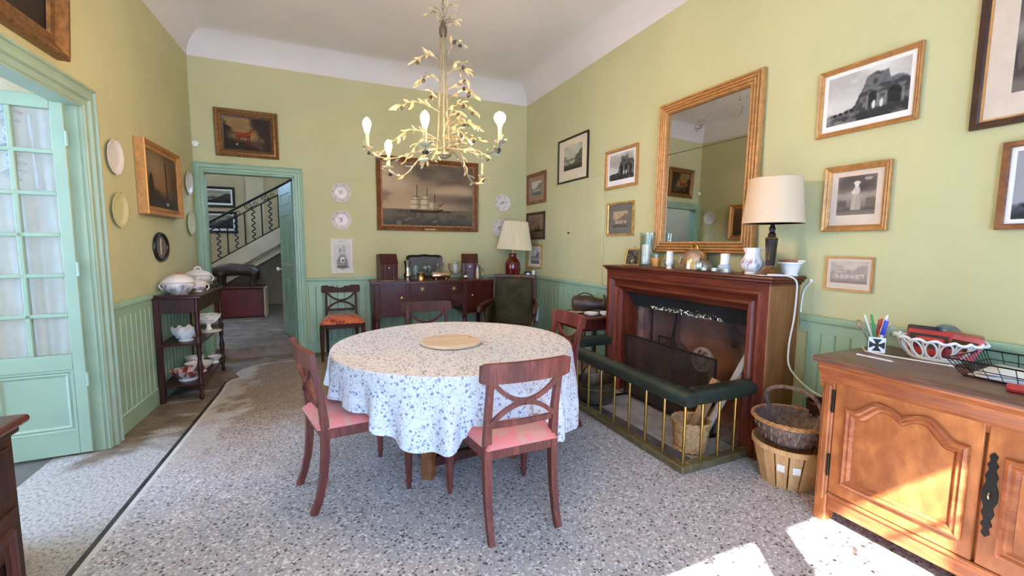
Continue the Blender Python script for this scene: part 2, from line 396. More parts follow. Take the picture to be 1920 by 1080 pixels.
def tag(o, label=None, cat=None, group=None, kind=None):
    if label: o['label'] = label
    if cat: o['category'] = cat
    if group: o['group'] = group
    if kind: o['kind'] = kind
    return o
def thing(name, label, cat, loc=(0, 0, 0), rz=0., group=None, tilt=0.):
    o = bpy.data.objects.new(name, None); COL.objects.link(o); o.empty_display_size = .1
    o.location = loc; o.rotation_euler = (tilt, 0, rz); return tag(o, label, cat, group)
def struct(mb, name, mat, parent=None, smooth=40):
    o = mb.build(name, mat, parent, smooth)
    if parent is None: o['kind'] = 'structure'
    return o
def dup(o, parent=None, **k):
    c = o.copy(); COL.objects.link(c)
    if parent is not None: c.parent = parent
    for ch in o.children: dup(ch, c)
    return c
def linked(o, name, loc, rot=None, scale=None, parent=None):
    c = o.copy(); COL.objects.link(c); c.name = name; c.location = loc
    if rot is not None: c.rotation_euler = rot
    if scale is not None: c.scale = scale
    if parent is not None: c.parent = parent
    return c
def RZ(a): return Matrix.Rotation(a, 4, 'Z')
def RX(a): return Matrix.Rotation(a, 4, 'X')
def RY(a): return Matrix.Rotation(a, 4, 'Y')
def TR(x, y, z): return Matrix.Translation((x, y, z))
def align(a, b):
    """matrix taking the unit z axis onto the segment a->b"""
    a, b = Vector(a), Vector(b); q = Vector((0, 0, 1)).rotation_difference(b-a); return Matrix.Translation(a) @ q.to_matrix().to_4x4()
def xf(mb, M):
    mb.v = [tuple(M @ Vector(p)) for p in mb.v]; return mb
# frames of reference: left wall (s along the wall, d out of the room), pictures etc. use wall angles
ML = Matrix(((sin(AL), -cos(AL), 0, xl(0)), (cos(AL), sin(AL), 0, 0), (0, 0, 1, 0), (0, 0, 0, 1)))
ROT_R, ROT_B, ROT_L = -PI/2, 0., PI/2-AL

# ------------------------------------------------------------------ room shell
fl = struct(MB().box(xl(0)-.1, XR+.4, YN, YB+.06, -.1, 0), 'floor', 'worn_concrete')
def stx(y): return -.998+.0464*(y-2.371)
edge = [(stx(YN)+.02, YN+.02), (stx(4.75), 4.75), (-.893, 5.02), (-.866, 5.13), (-.80, 5.20), (-.83, 5.27), (-.862, 5.36), (-.845, 5.45), (-.80, 5.54), (-.74, 5.61), (-.67, 5.67), (-.59, 5.707), (-.45, 5.722), (-.25, 5.722), (2.85, 5.722)]
field = edge+[(2.86, 3.6), (2.86, YN+.02)]
struct(MB().prism(field, -.01, .002), 'terrazzo_field', 'terrazzo', fl, 0)
def ribbon(pts, w0, w1, z):
    V = []; Fs = []
    for i, p in enumerate(pts):
        a, b = Vector(pts[max(i-1, 0)]), Vector(pts[min(i+1, len(pts)-1)]); T = (b-a).normalized(); n = Vector((-T.y, T.x))
        for q in (w0, w1): V.append((p[0]+n.x*q, p[1]+n.y*q, z))
    for i in range(len(pts)-1): Fs.append((2*i, 2*i+1, 2*i+3, 2*i+2))
    return MB().add(V, Fs)
struct(ribbon(edge[:5], .0, .026, .0032), 'black_inlay_strip', 'inlay_black', fl, 0)
struct(ribbon(edge, -.026, .0, .003), 'white_inlay_strip', 'inlay_white', fl, 0)
for (x0, x1, y0, y1) in ((1.05, 2.32, YN+.03, .80),):
    pass

wl_ = struct(xf(MB().box(YN-.1, 2.6, 0, .1, 0, HC+.4).box(2.6, 3.715, 0, .1, 2.3, HC+.4).box(3.715, YB+.1, 0, .1, 0, HC+.4), ML), 'wall_left', 'wall_paint', None, 0)
wr_ = struct(MB().box(XR, XR+.2, YN-.1, 2.05, 0, HC+.4).box(XR, XR+.2, 2.05, 3.3, 1.02, HC+.4).box(XR, XR+.2, 3.3, YB+.1, 0, HC+.4), 'wall_right', 'wall_paint', None, 0)
wb_ = struct(MB().box(XL-.1, -1.185, YB, YB+.12, 0, HC+.4).box(-1.185, -.255, YB, YB+.12, 2.215, HC+.4).box(-.255, XR+.1, YB, YB+.12, 0, HC+.4), 'wall_back', 'wall_paint', None, 0)
W0_FILL, W1, W2_FILL, WT, WT0 = (-1.45, -.82), (-.67, .87), (1.62, 2.30), 2.92, 2.15
struct(MB().box(xl(YN)-.1, W0_FILL[0], YN-.16, YN, 0, HC+.4).box(W0_FILL[1], W1[0], YN-.16, YN, 0, HC+.4).box(W0_FILL[0], W0_FILL[1], YN-.16, YN, WT0, HC+.4).box(W1[1], W2_FILL[0], YN-.16, YN, 0, HC+.4).box(W2_FILL[1], XR+.1, YN-.16, YN, 0, HC+.4)
       .box(W1[0], W1[1], YN-.16, YN, WT, HC+.4).box(W2_FILL[0], W2_FILL[1], YN-.16, YN, WT, HC+.4), 'wall_front', 'wall_paint', None, 0)
# coved ceiling
mb = MB(); K = 10; V = []; Fs = []
cor = [(xl(YN), YN, 1, 1), (XR, YN, -1, 1), (XR, YB, -1, -1), (XL, YB, 1, -1)]
for k in range(K+1):
    a = PI/2*k/K; i = CV*(1-cos(a)); z = HC+CV*sin(a)
    V += [(x+sx*i, y+sy*i, z) for x, y, sx, sy in cor]
for k in range(K):
    for q in range(4):
        a, b_ = k*4+q, k*4+(q+1) % 4; Fs.append((a, b_, b_+4, a+4))
Fs.append(tuple(K*4+q for q in range(4)))
mb.add(V, Fs); struct(mb, 'ceiling', 'ceiling_paint', None, 30)
# unseen slab added above the ceiling to keep sky light out
struct(MB().box(-2, 3.4, YN-.3, YB+.3, HC+.42, HC+.5), 'trim_9', 'ceiling_paint', None, 0)

# dado: rail, fascia, grooved boards, baseboard
def board(parent, M, first):
    if first is None:
        p = [(0, 0), (0, .008), (.007, .015), (.077, .015), (.084, .008), (.084, 0)]
        mb = MB().prism(p, .15, .86)
        o = mb.build('wainscot_board', 'green_paint', parent, 0)
    else:
        o = first.copy(); COL.objects.link(o); o.parent = parent
    o.matrix_local = M; return o
bd = None
def dado(parent, n0, n1, org, ang, side, nb=''):
    """org = world point, ang = heading of local x along wall, local y into the room"""
    global bd
    M = TR(*org) @ RZ(ang)
    k = int((n1-n0)/.086)
    for i in range(k):
        bd_o = board(parent, M @ TR(n0+i*.086+(n1-n0-k*.086)/2, 0, 0), bd)
        bd = bd or bd_o
    struct(xf(MB().box(n0, n1, 0, .02, .86, .925).box(n0, n1, 0, .036, .925, .97, .01, 2), M), 'trim_%d' % side[1], 'green_paint')
    struct(xf(MB().box(n0, n1, 0, .022, 0, .15, .006), M), 'baseboard_'+side[0], 'green_paint')
dado(wl_, .02, YB-3.86, (XL, YB, 0), -PI/2-AL, ('left', 1))
dado(wb_, -2.88, .155, (0, YB, 0), PI, ('back', 2))
dado(wr_, 3.56, YB-.02, (XR, 0, 0), PI/2, ('right', 3))
dado(wr_, YN+.01, 1.80, (XR, 0, 0), PI/2, ('right_near', 4))
dado(wl_, YB-2.44, YB-YN-.02, (XL, YB, 0), -PI/2-AL, ('left_near', 8))
# window wall: middle casement casts the sun patches; two more added for fill light
def casement(n, x0, x1, WT):
    o = MB().box(x0, x1, YN-.1, YN-.04, WT-.05, WT).build('window_%d' % n, 'white_paint', None, 0); o['kind'] = 'structure'
    mid = (x0+x1)/2-.0195; mb = MB()
    for a in (x0, mid-.108, mid+.108-.06, x1-.06): mb.box(a, a+.06 if a != mid-.108 else a+.156, YN-.1, YN-.05, 0, WT-.05)
    for a, b_ in ((x0+.06, mid-.108), (mid+.108, x1-.06)):
        mb.box(a, b_, YN-.1, YN-.05, 0, .12)
        mb.box((a+b_)/2-.009, (a+b_)/2+.009, YN-.09, YN-.07, .12, WT-.05)
        for k in range(1, int((WT-.2)/.262)): mb.box(a, b_, YN-.09, YN-.07, WT-.05-k*.262-.009, WT-.05-k*.262+.009)
    mb.build('window_sash', 'white_paint', o, 0)
    for a, b_ in ((x0+.06, mid-.108), (mid+.108, x1-.06)):
        MB().box(a, b_, YN-.082, YN-.078, .12, WT-.05).build('pane', 'window_glass', o, 0)
casement(1, *W1, WT); casement(2, *W2_FILL, WT); casement(3, *W0_FILL, WT0)  # outer two are unseen windows added to brighten the side walls

# ---- left door: architrave, lining, glazed leaf swung into the side room
ARCH = [(-.0, 0), (-.0, .045), (.03, .05), (.04, .036), (.07, .036), (.085, .046), (.13, .046), (.145, .03), (.2, .03), (.21, .022), (.225, .022), (.225, -.1)]
def arch(x0, x1, z1, prof, s=1.):
    V = []
    for i, h in prof: V += [(x0+i*s, -h, 0), (x0+i*s, -h, z1-i*s), (x1-i*s, -h, z1-i*s), (x1-i*s, -h, 0)]
    Fs = [(j*4+q, j*4+q+1, j*4+q+5, j*4+q+4) for j in range(len(prof)-1) for q in range(3)]
    return MB().add(V, Fs)
M = TR(xl(0), 0, 0) @ RZ(ROT_L)   # picture convention: +x to viewer's right, front -y
d1 = bpy.data.objects.new('door_1', None); COL.objects.link(d1); d1['kind'] = 'structure'
xf(arch(2.46, 3.84, 2.39, ARCH, .62), M).build('architrave', 'mint_paint', d1, 30)
xf(MB().box(3.69, 3.714, 0, .1, 0, 2.3).box(2.6, 2.625, 0, .1, 0, 2.3).box(2.625, 3.69, 0, .1, 2.278, 2.3), M).build('door_lining', 'mint_paint', d1, 0)
# leaf in local frame: x from hinge (0) to free edge (-W), front (-y) faces the camera
def door_leaf(name, parent, W, H, mat, M, cols, rows, gz0, gz1):
    T = .04; st = .062
    mb = MB().box(-st, 0, 0, T, 0, H, .003).box(-W, -W+st, 0, T, 0, H, .003).box(-W+st, -st, 0, T, gz1, H, .003).box(-W+st, -st, 0, T, 0, .15, .003).box(-W+st, -st, 0, T, gz0-.1, gz0, .003)
    mb.box(-W+st, -st, .012, T-.012, .15, gz0-.1)
    mb.ring(-W+st, -st, .15, gz0-.1, [(0, 0), (.012, .0), (.02, -.01), (.03, -.004), (.045, -.012)])
    gw = W-2*st; cw = gw/cols; rh = (gz1-gz0)/rows
    for i in range(1, cols): mb.box(-st-i*cw-.013, -st-i*cw+.013, .004, T-.004, gz0, gz1, .004)
    for j in range(1, rows): mb.box(-W+st, -st, .004, T-.004, gz0+j*rh-.013, gz0+j*rh+.013, .004)
    o = xf(mb, M).build(name, mat, parent, 0)
    pane = None
    for i in range(cols):
        for j in range(rows):
            c = M @ Vector((-st-(i+.5)*cw, .02, gz0+(j+.5)*rh))
            if pane is None:
                pane = MB().box(-cw/2, cw/2, -.0015, .0015, -rh/2, rh/2).build('pane', 'window_glass', o, 0); p = pane
            else: p = pane.copy(); COL.objects.link(p)
            p.parent = o; p.matrix_local = TR(*c) @ M.to_3x3().to_4x4()
    return o
M2 = TR(-1.418, 3.655, .012) @ RZ(rad(2))
leaf = door_leaf('door_leaf', d1, .50, 2.275, 'mint_paint', M2, 2, 6, .664, 2.197)
mb = MB().grid(lambda u, v: (-.455+u*.41, .052+.007*sin(u*42)*(.4+.6*(1-v))+.004*sin(u*23+v*5), .62+v*1.6), 60, 12)
xf(mb, M2).build('lace_curtain', 'lace', leaf, 60)
mb = MB()
for j in range(9): mb.tube([(-.23+.03*sin(j), .044, 1.76+j*.05), (-.30-.02*cos(j*2), .04, 1.80+j*.05), (-.26, .043, 1.84+j*.05)], .011, 6)
mb.tube([(-.16, .044, 1.72), (-.17, .042, 2.16)], .008, 6)
xf(mb, M2).build('curtain_frill', 'lace', leaf, 60)
for z in (.45, 1.17, 1.98):
    xf(MB().tube([(.008, -.004, z), (.008, -.004, z+.09)], .009, 8), M2).build('hinge', 'mint_paint', leaf)
# side room behind that door
struct(MB().box(-4.2, xl(3)-.11, .9, 4.2, -.1, -.004), 'floor_side_room', 'slate_floor', None, 0)
struct(MB().box(-4.2, xl(3)-.1, 3.85, 4.0, 0, 3).box(-4.2, xl(3)-.1, .9, 1.05, 0, 3).box(-4.3, -4.2, .9, 4.0, 0, .9).box(-4.3, -4.2, .9, 4.0, 2.6, 3), 'wall_side_room', 'hall_stone', None, 0)  # unseen opening added in the far side so sky light reaches the curtain
struct(MB().box(-4.2, xl(3)-.1, .9, 4.0, 2.62, 2.7), 'ceiling_side_room', 'hall_stone', None, 0)

# ---- back doorway to the stair hall
d2 = bpy.data.objects.new('door_2', None); COL.objects.link(d2); d2['kind'] = 'structure'
xf(arch(-1.262, -.155, 2.312, ARCH, .42), TR(0, YB, 0)).build('architrave', 'green_paint', d2, 30)
MB().box(-.27, -.252, YB-.01, YB+.13, 0, 2.215).box(-1.19, -1.172, YB-.01, YB+.13, 0, 2.215).box(-1.19, -.252, YB-.01, YB+.13, 2.2, 2.218).build('door_lining', 'green_paint', d2, 0)
def panel_door(name, parent, W, H, M, mat):
    T = .036; mb = MB().box(0, W, .008, T-.008, 0, H)
    xs = (0, .1, W/2-.05, W/2+.05, W-.1, W); zs = (0, .2, .80, .98, 1.62, 1.74, H-.12, H)
    for a, b_ in ((0, 1), (4, 5)): mb.box(xs[a], xs[b_], 0, T, 0, H, .003)
    mb.box(xs[2], xs[3], 0, T, zs[1], zs[4], .003)
    for a, b_ in ((0, 1), (2, 3), (4, 5), (6, 7)): mb.box(.1, W-.1, 0, T, zs[a], zs[b_], .003)
    for z0, z1 in ((zs[1], zs[2]), (zs[3], zs[4])):
        for x0, x1 in ((xs[1], xs[2]), (xs[3], xs[4])): mb.box(x0+.03, x1-.03, 0.002, T-.002, z0+.03, z1-.03, .008)
    mb.box(.13, W-.13, .002, T-.002, zs[5]+.03, zs[6]-.03, .008)
    return xf(mb, M).build(name, mat, parent, 0)
hd = Vector((-.46+.262, 6.985-6.14, 0)); ha = math.atan2(hd.y, hd.x)
M3 = TR(-.262, 6.14, .14) @ RZ(ha)
dl = panel_door('door_leaf', d2, .88, 2.03, M3, 'green_paint')
k = MB().lathe([(.006, 0), (.009, .03), (.026, .04), (.03, .055), (.02, .072), (.001, .076)], 14, M=M3 @ TR(.82, .036, .90) @ RX(-PI/2))
k.build('door_knob', 'porcelain', dl)
k = MB().lathe([(.006, 0), (.009, .03), (.026, .04), (.03, .055), (.02, .072), (.001, .076)], 14, M=M3 @ TR(.82, 0, .90) @ RX(PI/2)); k.build('door_knob', 'porcelain', dl)
HF = .13
struct(MB().box(-3.4, .4, YB+.05, 10.4, -.1, HF), 'floor_hall', 'worn_concrete', None, 0)
struct(MB().box(-2.5, .4, 10.25, 10.4, 0, 5).box(-3.4, -2.5, 10.25, 10.4, 0, 2.6).box(-3.4, -2.5, 10.25, 10.4, 4.0, 5), 'wall_hall_back', 'hall_paint', None, 0)  # high opening added at the left for sky light on stair and leaf
struct(MB().box(.26, .4, YB+.12, 7.2, 0, 5).box(.26, .4, 8.4, 10.3, 0, 5).box(.26, .4, 7.2, 8.4, 0, 2.6).box(.26, .4, 7.2, 8.4, 3.9, 5), 'wall_hall_right', 'hall_paint', None, 0)  # unseen high opening added to let sky light into the hall
struct(MB().box(-3.4, -3.3, YB+.12, 10.3, 0, 5), 'wall_hall_left', 'hall_paint', None, 0)
struct(MB().box(-3.4, XL-.05, YB, YB+.12, 0, 5), 'wall_hall_front', 'hall_paint', None, 0)
struct(MB().box(-3.4, .4, YB, 10.4, 4.2, 4.3), 'ceiling_hall', 'ceiling_paint', None, 0)
struct(MB().box(-1.30, -.98, 10.19, 10.26, 0, 4.2), 'trim_5', 'hall_stone', None, 0)   # pilaster strip behind the stair
# staircase: stringer, slab, treads, iron railing
def sz(x): return 1.01+.62*(x+1.76)
st_ = thing('staircase', 'stone staircase with dark wrought-iron railing rising through the hall behind the doorway', 'staircase', (0, 0, 0))
xa, xb = -3.1, .22
MB().prism([(xa, sz(xa)-.30), (xb, sz(xb)-.30), (xb, sz(xb)), (xa, sz(xa))], 9.1, 9.16, 'y').build('stringer', 'hall_stone', st_, 0)
MB().prism([(xa, sz(xa)-.46), (xb, sz(xb)-.46), (xb, sz(xb)-.1), (xa, sz(xa)-.1)], 9.2, 10.24, 'y').build('stair_slab', 'hall_stone', st_, 0)
tr = None
for i in range(11):
    x = -3.0+i*.285
    if tr is None: tr = MB().box(0, .30, 9.16, 10.24, -.17, 0, .008).build('stair_tread', 'hall_stone', st_, 0); o = tr
    else: o = tr.copy(); COL.objects.link(o)
    o.location = (x, 0, sz(x)-.02)
yr = 9.13
def rail(h, r, nm): MB().tube([(xa, yr, sz(xa)+h), (xb, yr, sz(xb)+h)], r, 8).build(nm, 'iron', st_)
rail(.735, .020, 'handrail'); rail(.59, .011, 'scroll_rail'); rail(.012, .012, 'base_rail')
i = 0; x = -3.105
ST = WV = SC = None
while x < .2:
    if ST is None: ST = MB().tube([(0, 0, 0), (0, 0, .6)], .0115, 6).build('baluster', 'iron', st_); o = ST
    else: o = ST.copy(); COL.objects.link(o)
    o.location = (x, yr, sz(x))
    x2 = x+.136
    if WV is None: WV = MB().tube([(.026*sin(k*PI/4), 0, k*.6/48) for k in range(49)], .0105, 5).build('wavy_baluster', 'iron', st_); o = WV
    else: o = WV.copy(); COL.objects.link(o)
    o.location = (x2, yr, sz(x2))
    if SC is None:
        pts = []
        for k in range(26): a = k*.42; q = .012+.0022*k; pts.append((.09*0+q*cos(a), 0, .66+.05*0+q*sin(a)))
        pts += [(.11+.03*cos(k*.5), 0, .70+.04*sin(k*.5)) for k in range(8)]
        SC = MB().tube(pts, .006, 5).build('iron_scroll', 'iron', st_); o = SC
    else: o = SC.copy(); COL.objects.link(o)
    o.location = (x+.07, yr, sz(x+.07))
    x += .272
# ------------------------------------------------------------------ flat art: painted prints as vertex colour on a fine grid
def fbm(rng, h, w_, base=3, octv=5, pers=.55):
    out = np.zeros((h, w_)); amp = 1; tot = 0
    for o_ in range(octv):
        n = base*2**o_; g = rng.random((n+2, n+2))
        y = np.linspace(0, n, h); x = np.linspace(0, n, w_)
        yi, xi = y.astype(int).clip(0, n), x.astype(int).clip(0, n); fy, fx = y-yi, x-xi
        fy, fx = fy*fy*(3-2*fy), fx*fx*(3-2*fx)
        a = g[yi][:, xi]; b_ = g[yi][:, xi+1]; c = g[yi+1][:, xi]; d = g[yi+1][:, xi+1]
        v = (a*(1-fx)+b_*fx)*(1-fy[:, None])+(c*(1-fx)+d*fx)*fy[:, None]
        out += amp*v; tot += amp; amp *= pers
    return out/tot
def canvas(seed, h, w_):
    rng = np.random.default_rng(seed); v, u = np.mgrid[0:1:h*1j, 0:1:w_*1j]   # v = 0 at the bottom
    return rng, u, v
def mixc(img, mask, c):
    mask = np.clip(mask, 0, 1)[..., None]; return img*(1-mask)+np.asarray(c, float)*mask
def ss(a, b, x):
    t_ = np.clip((x-a)/(b-a), 0, 1); return t_*t_*(3-2*t_)
def ell(u, v, cx, cy, rx, ry, soft=.15, ang=0.):
    du, dv = u-cx, v-cy; du, dv = du*cos(ang)+dv*sin(ang), -du*sin(ang)+dv*cos(ang)
    return 1-ss(1-soft, 1+soft, np.sqrt((du/rx)**2+(dv/ry)**2))
def rect(u, v, x0, x1, y0, y1, s=.008):
    return ss(x0-s, x0+s, u)*(1-ss(x1-s, x1+s, u))*ss(y0-s, y0+s, v)*(1-ss(y1-s, y1+s, v))
def seg(u, v, a, b_, w_):
    a, b_ = np.array(a), np.array(b_); d = b_-a; t_ = np.clip(((u-a[0])*d[0]+(v-a[1])*d[1])/(d@d), 0, 1)
    return 1-ss(w_*.6, w_*1.3, np.hypot(u-a[0]-t_*d[0], v-a[1]-t_*d[1]))
def p_ruin(seed, arches=((.55, .18), (.72, .22)), tone=(196, 192, 188), dark=(52, 52, 54), right=1):
    def f(h, w_):
        rng, u, v = canvas(seed, h, w_); n = fbm(rng, h, w_, 3); n2 = fbm(rng, h, w_, 10, 4)
        if not right: u = 1-u
        img = np.zeros((h, w_, 3))+np.asarray(tone, float); img = mixc(img, ss(.45, .7, n)*.5*ss(.4, .7, v), (150, 148, 146)); img = mixc(img, ss(.5, .75, 1-n)*.5, (222, 220, 216))
        prof = .22+.1*u+.1*(n2-.5)+.42*ss(.32, .5, u)*(1-.5*ss(.9, 1.05, u))+.16*ell(u, v*0, .62, 0, .14, 1)
        mass = 1-ss(-.03, .03, v-prof)
        img = mixc(img, mass*.9, np.asarray(dark)+40); img = mixc(img, mass*ss(.42, .62, n2)*.8, dark)
        for ax, aw in arches:
            a = np.maximum(rect(u, v, ax-aw/2.6, ax+aw/2.6, .2, .40, .02), ell(u, v, ax, .40, aw/2.6, .13, .12)); img = mixc(img, a*(.75+.25*n2), (34, 34, 36))
            img = mixc(img, (seg(u, v, (ax-aw/2.1, .2), (ax-aw/2.1, .46), .012)+seg(u, v, (ax+aw/2.1, .2), (ax+aw/2.1, .44), .016)).clip(0, 1)*.55*(.4+n2), (150, 148, 144))
        img = mixc(img, (1-ss(.12, .2, v+.1*n2-.12*u))*.85, (46, 46, 46)); img = mixc(img, (1-ss(.2, .3, v))*ss(.55, .75, n)*.6, (170, 168, 164))
        for k in range(4): img = mixc(img, ell(u, v, .12+k*.07, .2+.015*k, .03, .035), (40, 40, 42))
        for k in range(2): img = mixc(img, ell(u, v, .60+k*.09, .26, .022, .08), (206, 204, 200))
        return img
    return f
def p_lake(seed, sky=(176, 172, 150), hill=(92, 92, 74), water=(160, 158, 138)):
    def f(h, w_):
        rng, u, v = canvas(seed, h, w_); n = fbm(rng, h, w_, 3); n2 = fbm(rng, h, w_, 9, 4)
        img = np.zeros((h, w_, 3))+np.asarray(sky, float)*(.82+.36*n[..., None])
        img = mixc(img, 1-ss(-.02, .03, v-(.42+.2*abs(u-.35)+.12*(n-.5))), np.asarray(hill)+30)
        img = mixc(img, rect(u, v, .0, .75, .2, .38, .03), water)
        img = mixc(img, 1-ss(-.02, .03, v-(.24+.55*ss(.45, 1, u)+.2*(n2-.5))), hill); img = mixc(img, (1-ss(.1, .26, v+.2*(n2-.5)))*.9, np.asarray(hill)*.62)
        img = mixc(img, ss(.5, .7, n2)*.4*(v < .6), np.asarray(hill)*.5)
        return img
    return f
def p_figure(seed, bg=(120, 108, 100), warm=1.):
    def f(h, w_):
        rng, u, v = canvas(seed, h, w_); n = fbm(rng, h, w_, 3); n2 = fbm(rng, h, w_, 10, 4)
        img = np.zeros((h, w_, 3))+np.asarray(bg, float)*(.6+.8*n[..., None])
        img = mixc(img, rect(u, v, 0, 1, .62, 1, .12)*.55, (60, 54, 52)); img = mixc(img, ss(.3, .5, v)*(1-ss(.5, .62, v))*.6, (176, 160, 146))
        img = mixc(img, (1-ss(.18, .26, v+.08*n2))*.6, (74, 66, 60)); img = mixc(img, (1-ss(.1, .2, v+.1*n))*.5, (150, 138, 126))
        for k in range(5): img = mixc(img, ell(u, v, .06+k*.045, .28+.02*(k % 2), .03, .1), (96, 86, 78))
        for k in range(5): img = mixc(img, ell(u, v, .76+k*.05, .3+.03*(k % 2), .03, .12), (110, 98, 88))
        skirt = (1-ss(-.02, .03, abs(u-.5)-(.075+.10*(.62-v).clip(0))))*ss(.12, .15, v)*(1-ss(.6, .64, v))
        img = mixc(img, skirt, (178, 164, 150)); img = mixc(img, skirt*ss(.5, .6, np.sin(u*90)*.5+.5)*.4, (120, 108, 98))
        img = mixc(img, ell(u, v, .5, .62, .085, .11), (190, 176, 162)); img = mixc(img, ell(u, v, .42, .58, .05, .05), (200, 186, 170)); img = mixc(img, ell(u, v, .5, .76, .05, .055), (216, 202, 186))
        img = mixc(img, ell(u, v, .5, .81, .085, .045), (206, 194, 180)); img = mixc(img, ell(u, v, .78, .9, .1, .04), (160, 148, 138))
        return img
    return f
def p_town(seed, bg=(184, 168, 148), ink=(96, 84, 76)):
    def f(h, w_):
        rng, u, v = canvas(seed, h, w_); n = fbm(rng, h, w_, 4); n2 = fbm(rng, h, w_, 12, 4)
        img = np.zeros((h, w_, 3))+np.asarray(bg, float)*(.85+.3*n[..., None])
        img = mixc(img, 1-ss(-.02, .03, v-(.5+.3*ss(.4, .85, u)+.16*(n2-.5))), np.asarray(ink)+34)
        for k in range(6):
            x = .15+.13*k; hh = .35+.12*rng.random(); img = mixc(img, rect(u, v, x, x+.1, .25, hh, .01)*.8, (206, 192, 174)); img = mixc(img, rect(u, v, x+.03, x+.05, .3, hh-.06, .01)*.8, ink)
        img = mixc(img, (1-ss(.18, .28, v+.14*n2))*.75, ink); img = mixc(img, ss(.55, .7, n2)*.5*(v < .65), ink)
        return img
    return f
def p_boats(seed, bg=(132, 108, 84)):
    def f(h, w_):
        rng, u, v = canvas(seed, h, w_); n = fbm(rng, h, w_, 3); n2 = fbm(rng, h, w_, 9)
        img = np.zeros((h, w_, 3))+np.asarray(bg, float)*(.8+.4*n[..., None])
        img = mixc(img, rect(u, v, 0, 1, 0, .33, .04)*.55, (70, 58, 48)); img = mixc(img, rect(u, v, .05, .6, .4, .52, .03)*.4, (156, 132, 104))
        img = mixc(img, ell(u, v, .6, .3, .26, .06), (48, 38, 32)); img = mixc(img, ell(u, v, .5, .4, .04, .1), (60, 46, 38)); img = mixc(img, ell(u, v, .7, .42, .05, .13), (66, 50, 40))
        img = mixc(img, seg(u, v, (.62, .3), (.62, .62), .012), (50, 40, 34))
        return img
    return f
def p_ship(h, w_):
    rng, u, v = canvas(11, h, w_); n = fbm(rng, h, w_, 3, 6); n2 = fbm(rng, h, w_, 6, 5)
    sky = np.asarray((178, 152, 120), float); img = np.zeros((h, w_, 3))+sky
    img = mixc(img, ss(.25, .85, v*.6+u*.5+.5*(n-.5))*.75, (92, 80, 66)); img = mixc(img, ss(.5, .68, n+.15*(u-.4))*.65*ss(.3, .5, v), (84, 74, 64))
    img = mixc(img, (1-ss(.2, .5, u+.4*(v-.6)))*.45*ss(.4, .7, v), (206, 184, 152)); img = mixc(img, ell(u, v, .78, .58, .26, .10, .6)*.75, (202, 174, 136)); img = mixc(img, ell(u, v, .75, .45, .3, .08, .6)*.55, (96, 80, 66))
    sea = 1-ss(-.006, .006, v-.265); img = mixc(img, sea, (104, 94, 78)); img = mixc(img, sea*ss(.45, .62, n2)*.6, (66, 62, 54)); img = mixc(img, sea*(1-ss(0, .16, v))*.55, (44, 46, 44)); img = mixc(img, sea*ss(.62, .72, n2)*.5, (150, 138, 116))
    img = mixc(img, rect(u, v, .3, .6, .22, .262, .01), (40, 30, 26)); img = mixc(img, seg(u, v, (.58, .255), (.64, .27), .012), (40, 30, 26)); img = mixc(img, rect(u, v, .31, .58, .245, .255, .004)*.6, (170, 140, 100))
    img = mixc(img, rect(u, v, .56, .74, .225, .25, .01)*.8, (52, 40, 34))
    for x, top in ((.365, .66), (.475, .62), (.56, .52)):
        img = mixc(img, seg(u, v, (x, .26), (x, top), .004), (46, 36, 30))
    for x, y0, y1, ww in ((.35, .28, .34, .055), (.35, .35, .42, .05), (.355, .43, .47, .035), (.46, .28, .34, .055), (.46, .35, .43, .05), (.465, .44, .49, .035), (.535, .3, .39, .035)):
        sail = rect(u, v, x-ww, x+ww, y0, y1, .012); img = mixc(img, sail, (196, 178, 146)); img = mixc(img, sail*ss(x-.01, x+ww, u)*.65, (96, 80, 62))
        img = mixc(img, seg(u, v, (x-ww, y1+.005), (x+ww, y1+.005), .004), (50, 40, 32))
    img = mixc(img, seg(u, v, (.58, .28), (.66, .38), .004), (50, 40, 32)); img = mixc(img, ell(u, v, .61, .35, .03, .012, .2, .6), (120, 98, 72))
    return img
def p_horse(h, w_):
    rng, u, v = canvas(5, h, w_); n = fbm(rng, h, w_, 3, 5); n2 = fbm(rng, h, w_, 6, 5)
    img = np.zeros((h, w_, 3))+np.asarray((136, 108, 64), float)*(.8+.4*n[..., None])
    img = mixc(img, (1-ss(-.04, .08, v-(.30+.1*(n-.5)))), (78, 58, 40)); img = mixc(img, 1-ss(-.1, .1, (v-.62)+(u-.12)*.9+.5*(n2-.5)), (40, 32, 24)); img = mixc(img, ss(-.08, .1, (u-.66)+.35*(v-.6)+.35*(n2-.5))*.95, (44, 34, 26))
    img = mixc(img, ell(u, v, .36, .44, .24, .14, .6)*.7, (160, 126, 78))
    c = (132, 58, 32); d = (84, 36, 22)
    img = mixc(img, ell(u, v, .40, .46, .145, .085), c); img = mixc(img, ell(u, v, .29, .48, .055, .085), c); img = mixc(img, ell(u, v, .51, .47, .06, .095), c)
    img = mixc(img, seg(u, v, (.52, .5), (.585, .62), .036), c); img = mixc(img, seg(u, v, (.585, .63), (.645, .57), .022), c)
    for x, x2 in ((.28, .27), (.33, .32), (.50, .50), (.54, .55)): img = mixc(img, seg(u, v, (x, .44), (x2, .17), .014), d)
    img = mixc(img, seg(u, v, (.25, .5), (.19, .51), .012), d); img = mixc(img, rect(u, v, .26, .29, .15, .2, .01), (200, 190, 170)); img = mixc(img, ell(u, v, .4, .42, .12, .03, .4)*.5, d)
    return img
